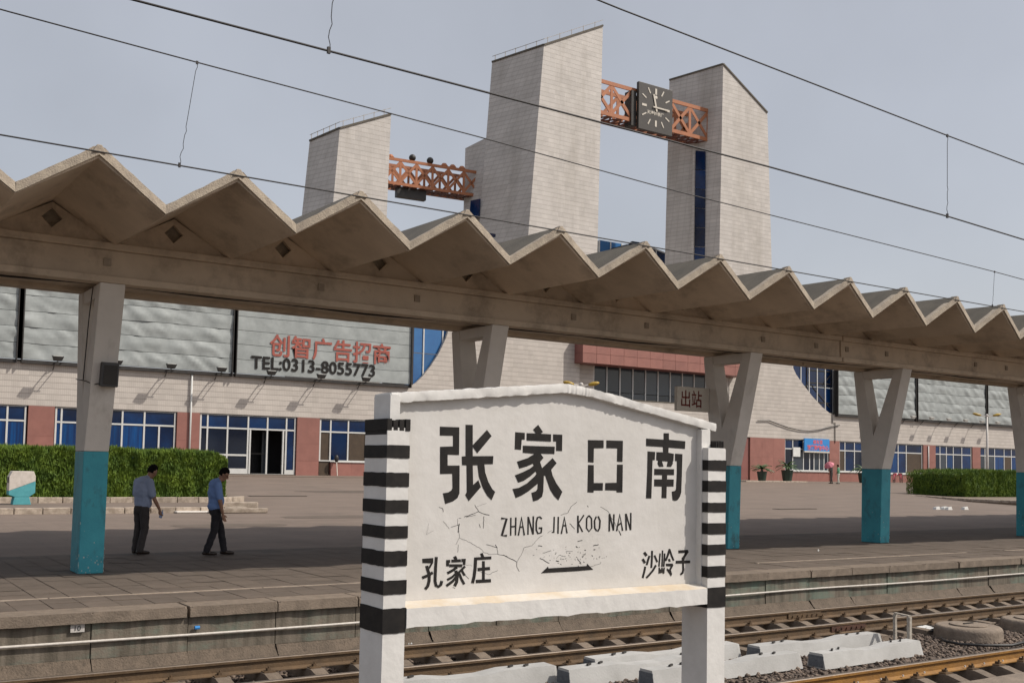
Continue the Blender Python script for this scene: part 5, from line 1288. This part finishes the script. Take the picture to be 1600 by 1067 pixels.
def hand(w, d, side, curl=.5, L=.17):
    """palm and five fingers from wrist w along direction d; side = thumb direction"""
    w = Vector(w); d = Vector(d).normalized(); s = Vector(side); s = (s-d*s.dot(d)).normalized(); nn = d.cross(s)
    out_ = [('skin','c',(tuple(w), tuple(w+d*.075), .026, .034))]
    for i, (ln_, of) in enumerate(((.070,.028),(.080,.010),(.074,-.009),(.060,-.027))):
        b = w+d*.085+s*of; m1 = b+d*ln_*.55*math.cos(curl*.5)+nn*ln_*.55*math.sin(curl*.5); m2 = m1+d*ln_*.5*math.cos(curl*1.4)+nn*ln_*.5*math.sin(curl*1.4)
        out_ += [('skin','c',(tuple(b),tuple(m1),.0105,.0095)),('skin','c',(tuple(m1),tuple(m2),.0095,.008))]
    b = w+d*.03+s*.026; m1 = b+d*.03+s*.028+nn*.012; m2 = m1+d*.032+s*.006+nn*.012
    out_ += [('skin','c',(tuple(b),tuple(m1),.013,.0115)),('skin','c',(tuple(m1),tuple(m2),.0115,.009))]
    return out_
def foot(a, yaw, pitch=0):
    a = Vector(a); f = Vector((math.cos(yaw)*math.cos(pitch), math.sin(yaw)*math.cos(pitch), -math.sin(pitch)))
    return [('shoe','c',(tuple(a+f*-.045+Vector((0,0,-.045))), tuple(a+f*.10+Vector((0,0,-.052))), .042,.042)), ('shoe','c',(tuple(a+f*.10+Vector((0,0,-.055))), tuple(a+f*.175+Vector((0,0,-.062))), .042,.032)), ('shoe','c',(tuple(a+Vector((0,0,-.01))),tuple(a+Vector((0,0,-.05))),.045,.043))]
# man in the grey-blue shirt: seen from behind, stooping and turned to the right
hd, T, Rm = head((.135,.0,1.585), .0, .42)
P = hd+[('skin','c',((.045,0,1.43),(.10,0,1.53),.056,.052))]
P += [('shirt','s',((-.035,0,1.22),(.145,.205,.26))), ('shirt','s',((-.035,0,1.36),(.125,.20,.14))), ('shirt','s',((.0,0,1.05),(.150,.190,.20))), ('shirt','s',((.01,0,.97),(.150,.185,.14))),
      ('shirt','c',((-.02,.0,1.42),(.03,0,1.45),.085,.066)),
      ('shirt','c',((-.03,-.185,1.385),(.02,-.235,1.15),.078,.072)), ('shirt','c',((-.03,.185,1.385),(.0,.235,1.15),.078,.070)),
      ('skin','c',((.015,-.235,1.18),(.06,-.255,1.07),.045,.042)), ('skin','c',((.06,-.255,1.07),(.20,-.27,.86),.041,.027)),
      ('skin','c',((.0,.235,1.18),(.03,.25,1.06),.045,.042)), ('skin','c',((.03,.25,1.06),(.15,.24,.85),.041,.027))]
P += hand((.20,-.27,.86),(.28,0,-1),(.2,1,0),1.0)+hand((.15,.24,.85),(.2,0,-1),(.2,-1,0),.6)
P += [('trouser','s',((-.01,0,.88),(.128,.165,.12))), ('trouser','c',((-.005,-.085,.86),(.045,-.092,.50),.098,.076)), ('trouser','c',((.045,-.092,.50),(-.055,-.098,.10),.074,.070)),
      ('trouser','c',((-.005,.085,.86),(.03,.088,.50),.098,.076)), ('trouser','c',((.03,.088,.50),(-.015,.10,.10),.074,.070))]
P += foot((-.05,-.10,.098),-.1)+foot((-.0,.10,.098),.1)
P = [(tg, kd, tuple([tuple([c[0]+max(0,c[2]-.5)*.09, c[1], c[2]]) if isinstance(c, tuple) and kk < (2 if kd == 'c' else 1) else c for kk, c in enumerate(a)])) for tg, kd, a in P]
T_ = T; T = lambda x,y,z: (lambda v: (v[0]+max(0,v[2]-.5)*.09, v[1], v[2]))(T_(x,y,z))
p1 = Vector((5.46, 20.95, 0))
m1 = person(p1, math.radians(22), P, dict(skin=M['skin'],shirt=M['shirt_grey'],trouser=M['trouser_grey'],shoe=M['shoe']), 'man in a loose grey-blue shirt and charcoal trousers, stooping, holding a small bottle')
hair_obj(m1, T, Rm)
Rz = Matrix.Rotation(math.radians(22),3,'Z')
e = empty('water_bottle', p1+Rz@Vector((.265,-.255,.70)), label='small clear blue plastic bottle in the hand of the stooping man', cat='bottle')
q = MB(); q.tube([(0,0,0),(0,0,.01),(0,0,.10),(0,0,.125),(0,0,.14)], [.028,.031,.031,.014,.013], 12); q.obj('bottle_body', M['bottle'], e, smooth=True); q = MB(); q.tube([(0,0,.14),(0,0,.16)], .016, 10); q.obj('cap', M['paper'], e)
e.rotation_euler = (.1,.25,0)
# man in the bright blue shirt: walking right, side view, head bowed
hd, T, Rm = head((.125,-.01,1.555), -.15, .55)
P = hd+[('skin','c',((.035,0,1.41),(.09,-.005,1.50),.056,.052))]
P += [('shirt','s',((-.02,0,1.20),(.140,.195,.26))), ('shirt','s',((-.025,0,1.34),(.122,.195,.14))), ('shirt','s',((.005,0,1.04),(.150,.180,.19))), ('shirt','s',((-.01,0,.94),(.148,.175,.115))),
      ('shirt','c',((-.02,0,1.40),(.03,0,1.43),.082,.064)),
      ('shirt','c',((-.02,-.185,1.365),(.015,-.225,1.13),.077,.070)), ('shirt','c',((-.02,.185,1.365),(-.03,.22,1.13),.077,.070)),
      ('skin','c',((.01,-.225,1.16),(.025,-.24,1.05),.045,.042)), ('skin','c',((.025,-.24,1.05),(.085,-.235,.80),.041,.027)),
      ('skin','c',((-.03,.22,1.16),(-.06,.23,1.05),.045,.042)), ('skin','c',((-.06,.23,1.05),(.04,.23,.82),.041,.027))]
P += hand((.085,-.235,.80),(.25,0,-1),(1,.2,0),.7)+hand((.04,.23,.82),(.3,0,-1),(1,-.2,0),.7)
P += [('trouser','s',((-.0,0,.86),(.130,.160,.125))), ('trouser','c',((.0,-.08,.85),(-.035,-.085,.47),.098,.074)), ('trouser','c',((-.035,-.085,.47),(-.165,-.09,.11),.073,.066)),
      ('trouser','c',((.01,.08,.85),(.13,.085,.49),.098,.074)), ('trouser','c',((.13,.085,.49),(.20,.09,.10),.073,.064))]
P += foot((-.17,-.09,.10),-.05)+foot((.205,.09,.095),.0)
p2 = Vector((6.70, 20.25, 0))
m2 = person(p2, math.radians(-6), P, dict(skin=M['skin'],shirt=M['shirt_blue'],trouser=M['trouser_black'],shoe=M['shoe']), 'man in a bright blue short-sleeved shirt and black trousers walking with bowed head')
hair_obj(m2, T, Rm)
# glasses on the second man
q = MB()
for s in (-1,1):
    q.tube([T(.098,s*.012,.008), T(.10,s*.046,.010), T(.085,s*.070,.010), T(.0,s*.086,.008)], .0035, 5)
q.obj('glasses', M['dark_metal'], m2)
# the couple sharing an umbrella by the far window
def simple(dy, sh, tr, lab, loc, yaw, H=1., skirt=False, armup=False, hairlong=False):
    hd, T, Rm = head((.05,0,1.55), 0, .15)
    P = hd+[('skin','c',((.01,0,1.40),(.04,0,1.49),.05,.048)), ('shirt','s',((0,0,1.18),(.115,.165,.25))), ('shirt','s',((0,0,1.33),(.10,.175,.12))), ('shirt','s',((0,0,.97),(.125,.16,.16)))]
    el = (.16,-.20,1.18) if armup else (.02,-.23,1.10)
    hn = (.20,-.12,1.36) if armup else (.10,-.23,.86)
    P += [('shirt','c',((0,-.165,1.35),el,.062,.05)), ('skin','c',(el,hn,.040,.027)), ('shirt','c',((0,.165,1.35),(.02,.22,1.12),.062,.05)), ('skin','c',((.02,.22,1.12),(.12,.20,.90),.040,.027))]
    P += hand(hn,(0,0,1) if armup else (.3,0,-1),(1,0,0),1.2)+hand((.12,.20,.90),(.5,0,-1),(1,0,0),.6)
    P += [('trouser','s',((0,0,.86),(.12,.155,.12))), ('trouser','c',((0,-.08,.85),(.03,-.085,.48),.088,.064)), ('trouser','c',((.03,-.085,.48),(-.03,-.09,.10),.062,.05)), ('trouser','c',((0,.08,.85),(.0,.085,.48),.088,.064)), ('trouser','c',((0,.085,.48),(.02,.09,.10),.062,.05))]
    P += foot((-.03,-.09,.095),0)+foot((.02,.09,.095),0)
    e = person(loc, yaw, P, dict(skin=M['skin'],shirt=M[sh],trouser=M[tr],shoe=M['shoe']), lab, voxel=.02, scale=H); hair_obj(e, T, Rm); return e
pc = on_g(1299,755.5)
a_ = simple(0,'trouser_grey','trouser_grey','person in dark clothes holding the pink umbrella near the far station window',pc,math.radians(100),1.0,armup=True)
b_ = simple(0,'shirt_green','shirt_white','person in a green top and white trousers beside the pink umbrella', pc+Vector((.62,-.25,0)), math.radians(110), .98)
Ru = Matrix.Rotation(math.radians(100),3,'Z'); hp = pc+Ru@Vector((.215,-.13,1.40))
e = empty('umbrella', hp, label='pink umbrella tilted over the shoulder of the person in dark clothes', cat='umbrella')
e.rotation_euler = (0,math.radians(-38),math.radians(10))
q = MB(); q.tube([(0,0,-.12),(0,0,.52)], .012, 6); q.obj('shaft', M['dark_metal'], e)
q = MB(); n = 8; rings = []
for i in range(6):
    th = i/5*1.12; rings.append([( .50*math.sin(th)*math.cos(2*math.pi*j/n)*1.02, .50*math.sin(th)*math.sin(2*math.pi*j/n)*1.02, .0+.50*math.cos(th)) for j in range(n)])
for r in rings: q.v += r
for i in range(5):
    for j in range(n): q.f.append((i*n+j,(i+1)*n+j,(i+1)*n+(j+1)%n,i*n+(j+1)%n)); q.mi.append(0)
o = q.obj('canopy', M['umbrella'], e); sd_ = o.modifiers.new('s','SOLIDIFY'); sd_.thickness = .006
q = MB()
for j in range(n): q.tube([rings[i][j] for i in range(6)], .005, 4)
q.obj('ribs', M['dark_metal'], e)
# ---- small wear and clutter
for i, (px, py_, z, s_, lb) in enumerate(((1100,925,0,.03,'tiny pale scrap on the platform edge right of the sign'),(640,1010,-.70,.03,'small scrap of paper by the rail left under the sign'),(1030,992,-.74,.04,'pale scrap between the rails behind the right sign post'),(1570,955,-.74,.05,'pale scraps between the rails near the right edge'),(1515,792,.18,.05,'pale paper scrap on the right forecourt'))):
    litter(px, py_, s_, z, lb, 2)
A = on_y(308,980,13.27); q = MB(); q.tube([(A.x-.03,13.27,A.z),(A.x+.03,13.27,A.z)], .023, 10); o = q.obj('coupling', M['sign_blue']); o.parent = bpy.data.objects['wall_pipe']
for (cx_, cy_, rx_, ry_) in ((9.5,27.5,1.6,.5),(14,30,2.2,.6),(28,30,2.5,.7),(33,36,3,.8),(22,45,3.4,1.0)):
    q = MB(); P_ = []
    for k in range(18):
        a = k/18*2*math.pi; r_ = 1+.25*noise.noise(Vector((cx_+math.cos(a)*1.5, cy_+math.sin(a)*1.5, 0)))
        x_, y_ = cx_+rx_*r_*math.cos(a), cy_+ry_*r_*math.sin(a); P_.append((x_, y_, gz(y_)+.004))
    q.add(P_, [tuple(range(18))]); q.obj('forecourt_patch', M['bed_soil'] if False else M['paver'], kind='structure')
# flaked paint and chipped corners low on the teal shafts
for k, x1_ in enumerate((4.06, 11.25, 18.3, 23.86, 31.15)):
    q = MB(); x0_ = x1_-.38
    for i in range(34 if k in (0, 4) else 12):
        zz_ = abs(random.gauss(0, .30)) if k != 4 else random.uniform(.02, 1.3); s_ = random.uniform(.006,.022)
        if zz_ > 1.8: continue
        yf = 17.66-.03*zz_
        if random.random() < .55: xx = x0_ if random.random() < .5 else x1_-.001; q.box(xx-.0025, xx+.006, yf-.003, yf+s_*.8, zz_, zz_+s_*2)
        else: xx = random.uniform(x0_+.03, x1_-.03); q.box(xx, xx+s_, yf-.0015, yf+.01, zz_, zz_+s_*1.3)
    for i in range(16 if k in (0, 4) else 5):
        yy = random.uniform(17.7, 18.2); zz_ = abs(random.gauss(0,.35)); s_ = random.uniform(.008,.03)
        q.box(x0_-.0015, x0_+.01, yy, yy+s_, zz_, zz_+s_)
    cp(q.obj('paint_chips', M['teal_chip'], kind='stuff'))
